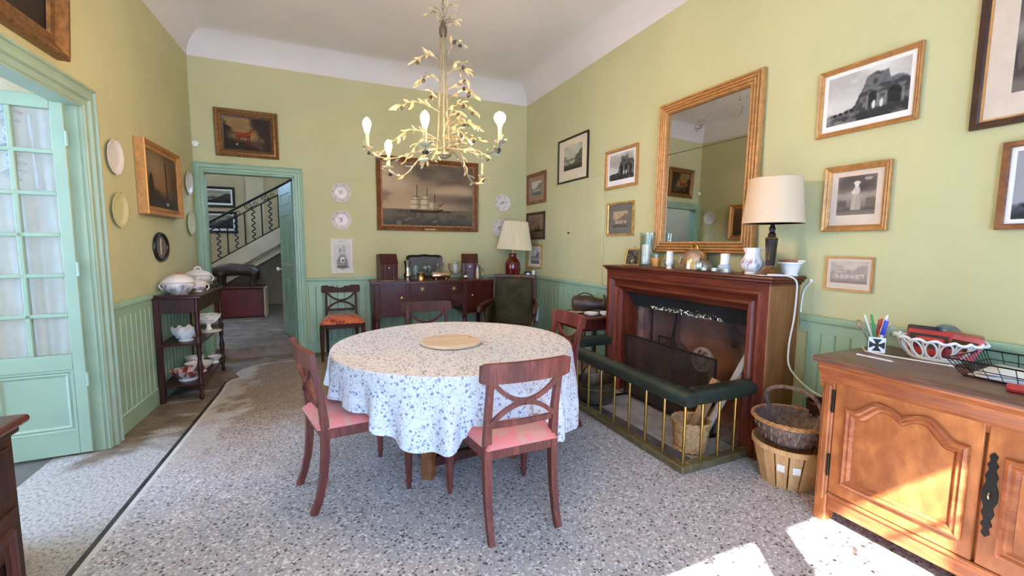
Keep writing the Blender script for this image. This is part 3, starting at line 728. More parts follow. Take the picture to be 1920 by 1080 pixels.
def p_dark(seed, glow=(150, 108, 72)):
    def f(h, w_):
        rng, u, v = canvas(seed, h, w_); n = fbm(rng, h, w_, 3, 5); n2 = fbm(rng, h, w_, 7, 5)
        img = np.zeros((h, w_, 3))+np.asarray((92, 74, 56), float)*(.6+.8*n[..., None])
        img = mixc(img, ell(u, v, .42, .55, .32, .36, .7)*.85, glow); img = mixc(img, ell(u, v, .2, .8, .3, .25, .8)*.6, (150, 134, 108)); img = mixc(img, (1-ss(-.05, .15, v-(.32-.2*u+.2*(n2-.5))))*.9, (54, 46, 40))
        img = mixc(img, ell(u, v, .14, .42, .06, .18), (48, 38, 32)); img = mixc(img, seg(u, v, (.62, .2), (.60, .85), .02), (40, 32, 26)); img = mixc(img, ell(u, v, .62, .1, .05, .03), (170, 160, 140))
        return img
    return f
def p_nearblack(h, w_):
    rng, u, v = canvas(3, h, w_); n = fbm(rng, h, w_, 3); return np.zeros((h, w_, 3))+np.asarray((46, 36, 32), float)*(.7+.6*n[..., None])
def p_fashion(h, w_):
    rng, u, v = canvas(21, h, w_); n = fbm(rng, h, w_, 8, 4)
    img = np.zeros((h, w_, 3))+np.asarray((216, 212, 206), float)
    img = mixc(img, rect(u, v, .12, .9, .1, .86, .01)*.12, (130, 130, 130)); img = mixc(img, ell(u, v, .5, .3, .26, .2, .2)*(.4+.5*n), (96, 100, 98)); img = mixc(img, rect(u, v, .36, .66, .45, .56, .02)*.6, (120, 122, 120))
    img = mixc(img, rect(u, v, .42, .6, .3, .46, .02), (232, 230, 226)); img = mixc(img, ell(u, v, .52, .36, .05, .04), (80, 82, 82)); img = mixc(img, ell(u, v, .4, .66, .05, .08)*.7, (120, 120, 120)); img = mixc(img, ell(u, v, .58, .7, .1, .12)*.5, (150, 150, 148))
    for k in range(7): img = mixc(img, ell(u, v, .28+k*.08, .17, .035, .04), (92, 92, 92))
    img = mixc(img, rect(u, v, .3, .7, .92, .94, .005)*.5, (120, 120, 120))
    return img
def p_texture(seed, a, b_):
    def f(h, w_):
        rng, u, v = canvas(seed, h, w_); n = fbm(rng, h, w_, 8, 4); k = ss(.35, .65, n)[..., None]; return np.asarray(a, float)*(1-k)+np.asarray(b_, float)*k
    return f
def print_mesh(name, parent, x0, x1, z0, z1, y, fn, mat, res=None):
    nx = res or int(min(170, max(48, (x1-x0)*240))); nz = max(24, int(nx*(z1-z0)/(x1-x0))); nz = min(nz, 130)
    img = fn(nz, nx); V = [(x0+(x1-x0)*i/(nx-1), y, z0+(z1-z0)*j/(nz-1)) for j in range(nz) for i in range(nx)]
    Fs = [(j*nx+i, j*nx+i+1, (j+1)*nx+i+1, (j+1)*nx+i) for j in range(nz-1) for i in range(nx-1)]
    o = MB().add(V, Fs).build(name, mat, parent, 0, fix=False); me = o.data
    at = me.color_attributes.new('Col', 'FLOAT_COLOR', 'POINT'); arr = np.ones((nx*nz, 4), np.float32); arr[:, :3] = lin(np.clip(img, 0, 255)).reshape(-1, 3)
    at.data.foreach_set('color', arr.ravel()); return o
P_FLAT = [(0, 0), (0, .018), (.004, .022), (.75, .02), (1, .012), (1, .006)]
P_OGEE = [(0, 0), (0, .03), (.12, .036), (.3, .03), (.45, .022), (.6, .026), (.8, .018), (.86, .022), (1, .014), (1, .006)]
P_SCOOP = [(0, 0), (0, .045), (.1, .052), (.2, .05), (.4, .03), (.6, .02), (.75, .022), (.9, .018), (1, .008)]
P_REED = [(0, 0), (0, .03)]+[(k/32, .030+.018*abs(sin(PI*k/32*4))**.7) for k in range(33)]+[(1, .01)]
def picture(name, label, wall, a, z0, z1, fw, frame, art, mat='print_ink', mount=None, mw=(0, 0, 0, 0), prof=P_FLAT, deep=1., tilt=0., part='print', group=None, off=0., glass=False, inner=None, cat='picture', art_d=.005):
    """a = (left, right) along the wall as the viewer sees it; mw = mount margins l, r, bottom, top"""
    W = abs(a[1]-a[0]); H = z1-z0; c = (a[0]+a[1])/2
    if wall == 'R': loc, rz = (XR-.004-off, c, z0), ROT_R
    elif wall == 'B': loc, rz = (c, YB-.004-off, z0), 0
    elif wall == 'L': loc, rz = (xl(c)+.004+off, c, z0), ROT_L
    else: loc, rz = wall
    t_ = thing(name, label, cat, loc, rz, group, tilt)
    MB().ring(-W/2, W/2, 0, H, [(i*fw, h*deep) for i, h in prof]).build('frame', frame, t_, 30)
    if inner:
        MB().ring(-W/2+fw, W/2-fw, fw, H-fw, [(0, .004), (0, .012*deep), (inner[1], .009*deep), (inner[1], .003)]).build('inner_frame', inner[0], t_, 30); fw = fw+inner[1]
    yb = -art_d
    if mount:
        l, r, bt, tp = mw
        MB().ring(-W/2+fw*.8, W/2-fw*.8, fw*.8, H-fw*.8, [(0, .0055), (max(l, .01)*0+.0, .006)]).build('backing', mount, t_, 0) if False else None
        X0, X1, Z0, Z1 = -W/2+fw*.9, W/2-fw*.9, fw*.9, H-fw*.9; x0, x1, q0, q1 = -W/2+fw+l, W/2-fw-r, fw+bt, H-fw-tp
        V = [(X0, yb, Z0), (X1, yb, Z0), (X1, yb, Z1), (X0, yb, Z1), (x0, yb, q0), (x1, yb, q0), (x1, yb, q1), (x0, yb, q1)]
        V += [(x, .002+yb, z) for x, _, z in V[4:]]
        Fs = [(i, (i+1) % 4, 4+(i+1) % 4, 4+i) for i in range(4)]+[(4+i, 4+(i+1) % 4, 8+(i+1) % 4, 8+i) for i in range(4)]
        MB().add(V, Fs).build('mount', mount, t_, 0)
        print_mesh(part, t_, x0-.002, x1+.002, q0-.002, q1+.002, yb+.0018, art, mat)
    else:
        print_mesh(part, t_, -W/2+fw*.9, W/2-fw*.9, fw*.9, H-fw*.9, yb, art, mat)
    MB().box(-W/2+.004, W/2-.004, -.002, 0, .004, H-.004).build('backboard', 'frame_dark', t_, 0)
    return t_
picture('framed_painting', 'dark oil painting of a chestnut horse in gilded frame above the back doorway', 'B', (-1.035, -.40), 2.40, 2.925, .075, 'gilt_dark', p_horse, 'oil_paint', prof=P_OGEE, tilt=.05, part='painting', inner=('frame_dark', .012))
sp_ = picture('framed_painting', 'large seascape painting of a sailing ship in wooden frame above the sideboard', 'B', (.713, 2.119), 1.588, 2.557, .055, 'frame_wood', p_ship, 'oil_paint', prof=P_OGEE, deep=1.2, part='painting', inner=('gilt_dark', .022), tilt=.02)
MB().box(-.075, .075, -.05, -.04, .012, .032, .003).build('brass_plaque', 'brass', sp_)
picture('framed_print', 'small pale print in thin cream frame below two plates on the back wall', 'B', (.133, .413), 1.02, 1.475, .014, 'frame_cream', p_fashion, prof=P_FLAT, deep=.7)
picture('framed_painting', 'dark landscape painting in deep gold box frame on the left wall', 'L', (4.475, 5.33), 1.635, 2.245, .07, 'gilt_orange', p_dark(8), 'oil_paint', deep=.68, prof=[(0, 0), (0, .095), (.06, .105), (.3, .09), (.5, .06), (.8, .078), (.9, .08), (1, .07), (1, .02)], part='painting', art_d=.046)
picture('framed_painting', 'dark painting in heavy gilt frame hung high above the glazed door', 'L', (2.55, 3.515), 2.46, 3.2, .12, 'gilt_dark', p_nearblack, 'oil_paint', prof=P_SCOOP, deep=1.3, part='painting', tilt=.06)
R_ = 'R'
picture('framed_print', 'tall black-framed lake view print on cream mount above the wall cupboard', R_, (5.035, 4.345), 2.195, 2.735, .02, 'frame_black', p_lake(4), mount='mount_cream', mw=(.115, .115, .125, .08))
picture('framed_print', 'small church print on brown mount in wooden frame, topmost beside the back corner', R_, (5.955, 5.37), 2.0, 2.437, .045, 'frame_wood', p_town(6, (196, 190, 170), (86, 86, 76)), mount='mount_brown', mw=(.10, .10, .08, .07))
picture('framed_painting', 'small brown painting of figures on a shore behind the red lamp', R_, (5.95, 5.39), 1.487, 1.88, .035, 'frame_dark', p_boats(9), 'oil_paint', part='painting')
picture('framed_print', 'small street view print in cream frame, lowest beside the back corner', R_, (5.885, 5.465), 1.07, 1.415, .024, 'gilt_light', p_town(16, (200, 198, 186), (92, 92, 88)), mount='mount_white', mw=(.05, .05, .04, .04))
picture('framed_print', 'ruined aqueduct print in gold frame left of the tall mirror', R_, (3.995, 3.475), 2.007, 2.41, .03, 'gilt_orange', p_ruin(31, ((.5, .16), (.68, .16), (.86, .14)), (168, 162, 150), (46, 44, 42)), mount='mount_white', mw=(.03, .03, .055, .02))
picture('framed_print', 'small temple print on wide dark gray mount left of the mirror', R_, (3.94, 3.51), 1.51, 1.857, .022, 'gilt_light', p_town(26, (176, 150, 116), (84, 70, 56)), mount='mount_gray', mw=(.07, .08, .065, .07))
picture('framed_print', 'wide print of ruined arches with shepherds in gold frame, right of the mirror', R_, (1.788, 1.28), 2.077, 2.47, .027, 'gilt_orange', p_ruin(41, ((.58, .13), (.83, .2))), mount='mount_white', mw=(.022, .022, .035, .022), prof=P_OGEE, deep=.7)
picture('framed_print', 'print of a woman in long dress on pinkish mount in beaded gold frame', R_, (1.712, 1.37), 1.50, 1.888, .035, 'gilt_orange', p_figure(51), mount='mount_pink', mw=(.035, .035, .06, .03), prof=P_OGEE, deep=.8)
picture('framed_print', 'small faded village engraving in thin gold frame above the wainscot', R_, (1.676, 1.418), 1.142, 1.347, .011, 'gilt_orange', p_town(61, (190, 174, 160), (132, 116, 106)), mount='mount_pink', mw=(.018, .018, .035, .018), deep=.6)
picture('framed_print', 'large print with wide pale mount, cut by the top right corner', R_, (1.073, .45), 1.965, 2.75, .032, 'frame_dark', p_figure(71, (86, 78, 74)), mount='mount_pink', mw=(.085, .085, .10, .06), inner=('gilt_orange', .008))
picture('framed_print', 'gray engraving with white mount in brown frame, lower right edge of the photo', R_, (.948, .50), 1.49, 1.885, .026, 'frame_wood', p_ruin(81, ((.4, .16),), (150, 150, 156), (60, 60, 66)), mount='mount_white', mw=(.018, .018, .02, .018))
# pictures in the stair hall
for (x0, x1, z0, z1, sd, lb) in ((-2.35, -1.49, 2.10, 2.50, 91, 'black-framed landscape print on the hall wall, upper of the pair'), (-2.35, -1.47, 1.60, 2.02, 92, 'black-framed town panorama print on the hall wall, lower of the pair')):
    picture('framed_print', lb, ((( x0+x1)/2, 10.24, z0), 0), (x0, x1), z0, z1, .045, 'frame_black', p_lake(sd, (150, 140, 120), (64, 58, 50), (120, 112, 98)), mount='mount_white', mw=(.03, .03, .04, .03))
# oval frame on the left wall
t_ = thing('oval_picture', 'small dark oval framed picture low on the left wall above the tureens', 'picture', (xl(4.87)+.004, 4.87, 1.36), ROT_L)
mb = MB().grid(lambda u, v: ((.165-(1-cos(v*PI))*.5*.032)*cos(u*2*PI)*1.02, -.006-.02*sin(v*PI), (.133-(1-cos(v*PI))*.5*.03)*sin(u*2*PI)), 40, 9, cu=True)
mb.build('frame', 'frame_black', t_, 60)
mb = MB(); mb.add([(0, -.006, 0)]+[(.137*cos(a*PI/20), -.006, .105*sin(a*PI/20)) for a in range(40)], [(0, 1+a, 1+(a+1) % 40) for a in range(40)]); mb.build('print', 'mount_gray', t_, 0)
MB().box(-.012, .012, -.009, -.0065, -.07, .05).build('figure_relief', 'mount_cream', t_)
MB().lathe([(.0, 0), (.02, 0.002), (0, .003)], 10, (0, -.008, .06), M=RX(PI/2)).build('figure_head', 'mount_cream', t_)
# wall plates
def paint_plate(seed, base, ink, ink2, rim=True, center=True):
    def f(r, a):   # arrays, r in 0..1
        rng = np.random.default_rng(seed); img = np.zeros(r.shape+(3,))+np.asarray(base, float); x, y = r*np.cos(a), r*np.sin(a)
        if rim:
            for k in range(7):
                q = k*2*PI/7+.3; img = mixc(img, ell(x, y, .83*cos(q), .83*sin(q), .05, .05, .4), ink); img = mixc(img, ell(x, y, .83*cos(q+.16), .83*sin(q+.16), .035, .03, .4)*.7, ink2)
            img = mixc(img, (1-ss(.006, .02, abs(r-.97)))*.5, ink); img = mixc(img, (1-ss(.006, .02, abs(r-.64)))*.3, ink)
        if center:
            for k in range(9): cx, cy = rng.normal(0, .16, 2); img = mixc(img, ell(x, y, cx, cy, .09, .05, .4, rng.random()*3)*.75, ink if k % 2 else ink2)
            img = mixc(img, seg(x, y, (-.25, -.25), (.2, .25), .025)*.6, ink2)
        return img
    return f
def lathe_col(name, parent, prof, n, fn, M=None, mat='china', wob=None):
    """lathe with painted china colours; fn(s along profile 0..1 , angle) -> rgb"""
    mb = MB(); mb.lathe(prof, n, M=M, wob=wob); o = mb.build(name, mat, parent, 50, fix=False); k = len(prof)
    at = o.data.color_attributes.new('Col', 'FLOAT_COLOR', 'POINT')
    a = np.repeat(np.arange(n)*2*PI/n, k); r = np.tile(np.array([p[0] for p in prof]), n); z = np.tile(np.array([p[1] for p in prof]), n)
    img = fn(r, a, z); arr = np.ones((n*k, 4), np.float32); arr[:, :3] = lin(np.clip(img, 0, 255)); at.data.foreach_set('color', arr.ravel())
    bm = bmesh.new(); bm.from_mesh(o.data); bmesh.ops.recalc_face_normals(bm, faces=bm.faces[:]); bm.to_mesh(o.data); bm.free()
    return o
def wall_plate(label, wall, c, z, R, fn, group='plates hung on the walls'):
    loc, rz = ((c, YB-.004, z), 0) if wall == 'B' else ((xl(c)+.004, c, z), ROT_L)
    t_ = thing('wall_plate', label, 'plate', loc, rz, group, .03)
    rr = [0, .1, .2, .3, .4, .5, .56, .60, .64, .70, .76, .82, .88, .94, 1.0]
    prof = [(R*q, .010+(0 if q < .56 else .014*ss(.56, 1, np.float64(q)))) for q in rr]+[(R*1.0, .020), (R*.6, .003), (R*.55, 0), (0, 0)]
    lathe_col('plate', t_, prof, 48, lambda r, a, z: fn(r/R, a), M=RX(PI/2) , wob=lambda a, j: .012*cos(a*12) if j > 10 and j < 17 else 0)
    MB().tube([(0, -.004, R*.92), (0, -.028, R*1.0), (0, -.03, R*.95)], .0025, 5).build('plate_hook', 'brass_aged', t_)
    return t_
wall_plate('white flowered plate, upper of two right of the back doorway', 'B', .281, 2.05, .122, paint_plate(1, (206, 198, 188), (96, 92, 100), (140, 120, 120)))
wall_plate('white flowered plate, lower of two right of the back doorway', 'B', .277, 1.708, .122, paint_plate(2, (206, 198, 188), (110, 84, 96), (96, 96, 110)))
wall_plate('white plate with small red spray, right of the ship painting', 'B', 2.508, 2.023, .125, paint_plate(3, (216, 208, 200), (150, 70, 76), (90, 100, 110)))
wall_plate('white plate with blue rim sprigs, half hidden by the pleated lampshade', 'B', 2.47, 1.66, .125, paint_plate(4, (214, 206, 198), (80, 84, 120), (100, 100, 130)))
wall_plate('plain white plate, upper left of the gold box-framed painting', 'L', 4.10, 2.015, .125, paint_plate(5, (222, 214, 206), (200, 190, 180), (200, 190, 180), False, False))
wall_plate('yellowish cream plate, lower left of the gold box-framed painting', 'L', 4.11, 1.637, .125, paint_plate(6, (206, 196, 140), (190, 180, 120), (190, 180, 120), False, False))
wall_plate('plain white plate, upper right of the gold box-framed painting', 'L', 5.755, 2.043, .122, paint_plate(7, (220, 212, 204), (196, 188, 180), (196, 188, 180), False, False))
wall_plate('cream plate, lower right of the gold box-framed painting', 'L', 5.745, 1.613, .125, paint_plate(8, (212, 206, 170), (190, 186, 150), (190, 186, 150), False, False))
# alarm sensor in the corner
t_ = thing('motion_sensor', 'small white alarm sensor in the corner above the back doorway', 'sensor', (-1.225, YB-.002, 2.505))
MB().lathe([(.0, 0), (.036, 0), (.04, .012), (.04, .03), (.03, .042), (0, .046)], 20, M=RX(PI/2)).build('housing', 'white_plastic', t_)
MB().lathe([(.012, .043), (.01, .05), (0, .052)], 12, M=RX(PI/2)).build('lens', 'white_paint', t_)
# flush wall cupboard on the right wall
cb = thing('wall_cupboard', 'flush wall cupboard painted like the wall with faint central gap and small knob', 'cupboard', (XR, 0, 0))
MB().box(-.012, 0, 4.765, 5.145, .985, 2.19, .004).build('cupboard_door', 'wall_paint', cb, 0)
k = MB().box(-.016, 0, 4.02, 4.755, .985, 2.185, .004).build('cupboard_door', 'wall_paint', cb, 0)
MB().lathe([(.006, 0), (.008, .012), (.013, .018), (.009, .026), (0, .028)], 12, M=TR(-.016, 4.72, 1.56) @ RY(-PI/2)).build('knob', 'iron', k)
MB().box(-.028, 0, 4.0, 5.17, .965, .985, .004).build('sill_batten', 'wall_paint', cb, 0)
# ------------------------------------------------------------------ fireplace
fb = struct(MB().box(2.84, 3.32, 3.255, 3.36, 0, 1.04).box(2.84, 3.32, 1.99, 2.095, 0, 1.04).box(3.32, 3.38, 1.99, 3.36, 0, 1.5).box(2.84, 3.36, 1.99, 3.36, -.05, .012)
            .box(3.2, 3.36, 1.99, 3.36, 1.3, 1.5), 'wall_firebox', 'sooty_brick', None, 0)
struct(MB().box(XR+.19, 3.4, 1.99, 2.03, 1.0, 1.52).box(XR+.19, 3.4, 3.32, 3.36, 1.0, 1.52).box(XR+.18, 3.42, 1.99, 3.38, 1.5, 1.54), 'wall_flue', 'black_soot', None, 0)
fp = thing('fireplace_mantel', 'carved mahogany fireplace surround with moulded frame and deep shelf', 'fireplace', (0, 0, 0))
XF = 2.60; Y0, Y1 = 1.826, 3.515; ZS = 1.215
MB().box(XF+.002, XR-.002, Y0+.0005, Y0+.05, 0, ZS-.05, .004).build('side_panel', 'mantel_side', fp, 0)
MB().box(XF, XR-.002, Y1-.05, Y1, 0, ZS-.05, .004).build('side_panel', 'mantel_side', fp, 0)
MB().box(XF-.035, XR-.002, Y0-.04, Y1+.04, ZS-.022, ZS, .008, 2).box(XF-.02, XR-.002, Y0-.025, Y1+.025, ZS-.04, ZS-.022, .006, 2).box(XF-.008, XR-.002, Y0-.01, Y1+.01, ZS-.06, ZS-.04, .005).build('shelf', 'mantel_wood', fp, 30)
FP_PROF = [(0, 0), (0, .0), (.04, 0), (.045, .012), (.062, .016), (.075, .006), (.082, -.012), (.10, -.022), (.118, .0), (.135, .006), (.15, -.008), (.155, -.03), (.175, -.045), (.185, -.05), (.19, -.07), (.19, -.22)]
def fparch(y0, y1, z1, prof, x):
    V = []
    for i, h in prof: V += [(x-h, y1-i, 0), (x-h, y1-i, z1-i), (x-h, y0+i, z1-i), (x-h, y0+i, 0)]
    return V
V = fparch(Y0, Y1, ZS-.055, FP_PROF, XF-.005)
for q, nm in ((0, 'jamb_moulding'), (1, 'lintel_moulding'), (2, 'jamb_moulding')):
    mb = MB(); k = len(FP_PROF); vv = []
    for j in range(k): vv += [V[j*4+q], V[j*4+q+1]]
    mb.add(vv, [(2*j, 2*j+1, 2*j+3, 2*j+2) for j in range(k-1)]); mb.build(nm, 'mantel_wood' if q == 1 else 'mantel_wood_upright', fp, 25)
OY0, OY1, OZ = Y0+.19, Y1-.19, ZS-.055-.19
# dark smoke hood in the opening and small bright flakes along its lip
hd_ = MB().prism([(2.70, OZ+.02), (2.69, OZ), (2.78, .835), (2.80, .835), (2.76, OZ+.02)], OY0, OY1, 'y').build('smoke_hood', 'black_soot', fp, 0)
hd_.data.polygons.foreach_set('use_smooth', [False]*len(hd_.data.polygons))
rng = random.Random(3); mb = MB()
for k in range(190):
    q = rng.random(); y = OY1-.25-q*.78; z = .838+rng.random()**1.6*.065*(1 if .12 < q < .95 else .4); x = 2.772-(z-.842)*.45*.72-.006
    M_ = TR(x, y, z) @ Euler((rng.random()*6, rng.random()*.8-.4, rng.random()*2)).to_matrix().to_4x4(); s_ = .005+.014*rng.random()**2
    mb.add([M_ @ Vector(p) for p in ((0, -s_, -.003), (0, s_, -.002), (.002, s_*.6, .004), (-.002, -s_*.7, .004))], [(0, 1, 2, 3)])
sl = mb.build('bright_flakes', 'flake_metal', fp, 0, fix=False); sl['kind'] = 'stuff'
MB().box(2.62, 2.84, OY0, OY1, .002, .014).build('hearth', 'ash', fp, 0)
# cast round fire plates against the back, fire tools, andirons
def cast_disc(label, x, y, z, R, pale):
    t_ = thing('cast_fire_plate', label, 'plate', (x, y, z), ROT_R, None, -.12)
    fn = lambda r, a, zz: (lambda q: mixc(np.zeros(r.shape+(3,))+np.asarray(pale, float), ss(.2, .6, np.sin(a*7+r*90)*.5+.5)*((r > R*.3) & (r < R*.85)), (60, 52, 50)))(0)
    lathe_col('disc', t_, [(0, .03)]+[(R*k/14, .022+.006*(k % 3 == 1)) for k in range(1, 14)]+[(R, .026), (R, 0), (0, 0)], 40, fn, M=RX(PI/2))
    MB().box(-.03, .03, -.02, .06, -z+.014, .02, .006).build('foot', 'iron', t_)
    return t_
cast_disc('round cast iron fire plate standing at the left back of the fireplace', 3.12, 3.08, .36, .135, (96, 84, 80))
cast_disc('pale round cast iron fire plate standing near the middle of the fireplace', 2.97, 2.64, .44, .105, (168, 150, 140))
t_ = thing('poker', 'black iron poker leaning at the left inside the fireplace', 'poker', (2.86, 3.16, .014))
MB().tube([(0, 0, 0), (.06, .06, .76)], .009, 6).build('shaft', 'iron', t_); MB().tube([(.06+.012*sin(k*.6), .06+.03*sin(k*.3), .74+.02*k*.5) for k in range(10)], .007, 6).build('handle_loop', 'iron', t_)
t_ = thing('fire_tongs', 'black iron fire tongs leaning beside the poker in the fireplace', 'tongs', (2.92, 3.0, .014))
for s_ in (-1, 1): MB().tube([(0, .03*s_, 0), (.04, .02*s_, .4), (.09, .0, .80)], .008, 6).build('arm', 'iron', t_)
# mesh fire screen
t_ = thing('fire_screen', 'low black wire mesh fire screen standing before the hearth opening', 'screen', (2.60, 0, .0))
for (y, z0) in ((2.20, 0), (3.20, 0)): MB().tube([(0, y, .002), (0, y, .585)], .009, 6).build('upright', 'iron', t_)
for z in (.03, .585): MB().tube([(0, 2.20, z), (0, 3.20, z)], .009, 6).build('bar', 'iron', t_)
MB().box(-.002, .002, 2.205, 3.195, .03, .58).build('mesh_panel', 'wire_mesh', t_, 0)
MB().tube([(0, 2.78, .59), (0, 2.78, .65), (0, 2.60, .65), (0, 2.60, .59)], .008, 6).build('handle', 'iron', t_)
for y in (2.20, 3.20): MB().box(-.10, .06, y-.012, y+.012, .002, .02).build('foot', 'iron', t_, 0)
# club fender
fd = thing('club_fender', 'brass club fender with padded dark green leather seat around the hearth', 'fender', (0, 0, 0))
FX, FY0, FY1 = 2.035, 1.925, 3.49; FZ = .50; FXE = 2.66
MB().box(FX-.04, FX+.03, FY0-.04, FY1+.04, 0, .05, .008).build('plinth', 'brass_aged', fd, 30)
for y in (FY0, FY1): MB().box(FX+.03, FXE, y-.04, y+.03 if y == FY0 else y+.04, 0, .05, .008).build('plinth', 'brass_aged', fd, 30)
post = None
def fpost(x, y):
    global post
    if post is None: post = MB().tube([(0, 0, .05), (0, 0, FZ-.06)], .0095, 10).build('post', 'brass', fd, 60); o = post
    else: o = post.copy(); COL.objects.link(o)
    o.location = (x, y, 0)
ny = 10
for i in range(ny): fpost(FX, FY0+(FY1-FY0)*i/(ny-1))
for k in range(1, 5): fpost(FX+k*.148, FY0); fpost(FX+k*.148, FY1)
def pad(p0, p1, w_, nm):
    a, b_ = Vector(p0), Vector(p1); n_ = 10; T = (b_-a).normalized(); Nn = Vector((-T.y, T.x, 0))
    def fn(u, v):
        th = v*2*PI; e = 1-.10*max(0, abs(u-.5)*2-.9)/.1
        cx, cz = cos(th), sin(th); cx = math.copysign(abs(cx)**.55, cx); cz = math.copysign(abs(cz)**.7, cz)
        p = a+(b_-a)*u+Nn*(cx*w_/2*e); return (p.x, p.y, FZ-.028+cz*.045*e+(.006*cz if cz > 0 else 0))
    mb = MB().grid(fn, 24, 20, cv=True); k = 20
    mb.f.append(tuple(range(k))); mb.f.append(tuple(23*k+j for j in range(k))[::-1])
    return mb.build(nm, 'green_leather', fd, 50)
pad((FX, FY0-.055, 0), (FX, FY1+.055, 0), .125, 'seat_pad'); pad((FX+.05, FY0, 0), (FXE+.06, FY0, 0), .125, 'seat_pad'); pad((FX+.05, FY1, 0), (FXE, FY1, 0), .125, 'seat_pad')
for (x, y) in ((FX+.075, FY0+.02), (FX+.02, FY0+.075)): MB().lathe([(0, 0), (.008, .002), (0, .007)], 8, (x, y, FZ+.02)).build('brass_stud', 'brass', fd)
struct(MB().box(2.10, 2.60, 1.98, 3.46, -.01, .006), 'trim_6', 'hearth_stone', None, 0)
struct(MB().box(2.08, 2.20, 1.965, 3.45, -.01, .0085), 'trim_7', 'hearth_slate', None, 0)
# woven texture helper: basket wall with real weave relief
def woven(rb, rt, h, n, rows, amp, sx=1., sy=1., z0=0., flare=lambda t_: t_, rag=0.):
    mb = MB(); rng = random.Random(int(rb*1000)); V = []; Fs = []; m_ = rows*2+1; nn = n*2
    for j in range(m_+1):
        t_ = j/m_; r = rb+(rt-rb)*flare(t_)
        for i in range(nn):
            a = 2*PI*i/nn; q = r+amp*(1 if ((i//1)+(j//2)) % 2 == 0 else -1)*(1 if j % 2 else .35); V.append((q*cos(a)*sx, q*sin(a)*sy, z0+h*t_+rag*(rng.random()-.5)*(j == m_)))
    for j in range(m_):
        for i in range(nn): Fs.append((j*nn+i, j*nn+(i+1) % nn, (j+1)*nn+(i+1) % nn, (j+1)*nn+i))
    return mb.add(V, Fs)
def solidify(o, th):
    md = o.modifiers.new('thick', 'SOLIDIFY'); md.thickness = th; md.offset = -1; return o
lb = thing('log_basket', 'round honey-coloured wicker basket inside the fender holding two long logs', 'basket', (2.31, 2.13, .006))
solidify(woven(.10, .125, .205, 22, 9, .004).build('weave', 'wicker_honey', lb, 60), .008)
MB().lathe([(0, 0), (.10, 0), (.10, .008), (0, .008)], 24, (0, 0, .002)).build('bottom', 'wicker_honey', lb)
for k, z in enumerate((.208, .012)):
    MB().tube([((.125 if k == 0 else .102)*cos(a*PI/24)+.0, (.125 if k == 0 else .102)*sin(a*PI/24), z+.004*sin(a*4)) for a in range(48)], .009, 6, closed=True).build('braided_rim', 'wicker_honey', lb)
t_ = thing('split_log', 'long pale plank standing in the log basket, taller of two', 'log', (2.35, 2.10, .03), 0)
MB().box(-.011, .011, -.021, .021, 0, .74, .004, M=align((0, 0, 0), (.33, -.13, .72))).build('plank', 'gray_plank', t_, 0)
t_ = thing('split_log', 'short split pale log leaning in the log basket', 'log', (2.29, 2.15, .03))
MB().prism([(-.03, -.03), (.035, -.02), (.02, .035), (-.02, .03)], 0, .5).build('billet', 'pale_log', t_, 0).matrix_local = align((0, 0, 0), (.22, -.05, .46))
t_ = thing('split_log', 'thin stick leaning behind the pale log in the log basket', 'log', (2.34, 2.17, .03))
MB().prism([(-.012, -.01), (.014, -.012), (.012, .014), (-.014, .01)], 0, .6).build('billet', 'pale_log', t_, 0).matrix_local = align((0, 0, 0), (.30, -.10, .40))
cz = thing('cauldron', 'dark copper cauldron with bail handle behind the fender posts', 'pot', (2.24, 3.16, .007))
MB().lathe([(0, 0), (.12, 0), (.15, .015), (.165, .09), (.17, .17), (.178, .20), (.182, .205), (.172, .205), (.16, .17), (.15, .09), (.13, .02), (0, .012)], 32).build('bowl', 'copper_dark', cz, 50)
MB().tube([(.17*cos(a*PI/16), .0, .19+.17*sin(a*PI/16)) for a in range(17)], .006, 6).build('bail_handle', 'iron', cz)
MB().tube([(.171*cos(a*PI/20), .171*sin(a*PI/20), .15) for a in range(40)], .005, 6, closed=True).build('band', 'brass_aged', cz)
# baskets by the chest
b1 = thing('chip_basket', 'round basket of pale wooden slats with paper labels, standing on the floor', 'basket', (2.545, 1.60, .0))
rb_, rt_, hh = .14, .195, .25; sl0 = None
MB().lathe([(0, 0), (rb_-.006, 0), (rb_-.006, .008), (0, .008)], 32, (0, 0, .003)).build('bottom', 'chip_wood', b1)
for k in range(16):
    a = k*2*PI/16; wd0, wd1 = rb_*.335, rt_*.35
    o = MB().prism([(-wd0/2, 0), (wd0/2, 0), (wd1/2, hh), (-wd1/2, hh)], -.0015, .0015, 'x') if False else MB()
    V = [(rb_, -wd0/2, .003), (rb_, wd0/2, .003), (rt_, wd1/2, hh), (rt_, -wd1/2, hh)]; V2 = [(x-.004, y, z) for x, y, z in V]
    o.add(V+V2, [(0, 1, 2, 3), (7, 6, 5, 4), (0, 4, 5, 1), (1, 5, 6, 2), (2, 6, 7, 3), (3, 7, 4, 0)])
    if sl0 is None: sl0 = o.build('slat', 'chip_wood', b1, 0); c = sl0
    else: c = sl0.copy(); COL.objects.link(c)
    c.rotation_euler = (0, 0, a)
MB().tube([(rt_*cos(a*PI/24), rt_*sin(a*PI/24), hh-.012) for a in range(48)], 1., 4, closed=True, sq=(.008, .03)).build('rim_band', 'chip_wood', b1, 0)
for a in (3.52, 3.95):
    r_ = rb_+(rt_-rb_)*.6+.006
    MB().box(r_-.001, r_+.001, -.02, .02, .12, .16, M=RZ(a) @ TR(0, 0, 0)).build('paper_label', 'mount_white', b1, 0)
b2 = thing('wicker_basket', 'oval dark wicker basket with arched handle, stacked on the slatted basket', 'basket', (2.545, 1.60, .245))
solidify(woven(.125, .20, .15, 26, 8, .006, 1.02, 1., 0, lambda t_: t_**.7, .0).build('weave', 'wicker_dark', b2, 60), .01)
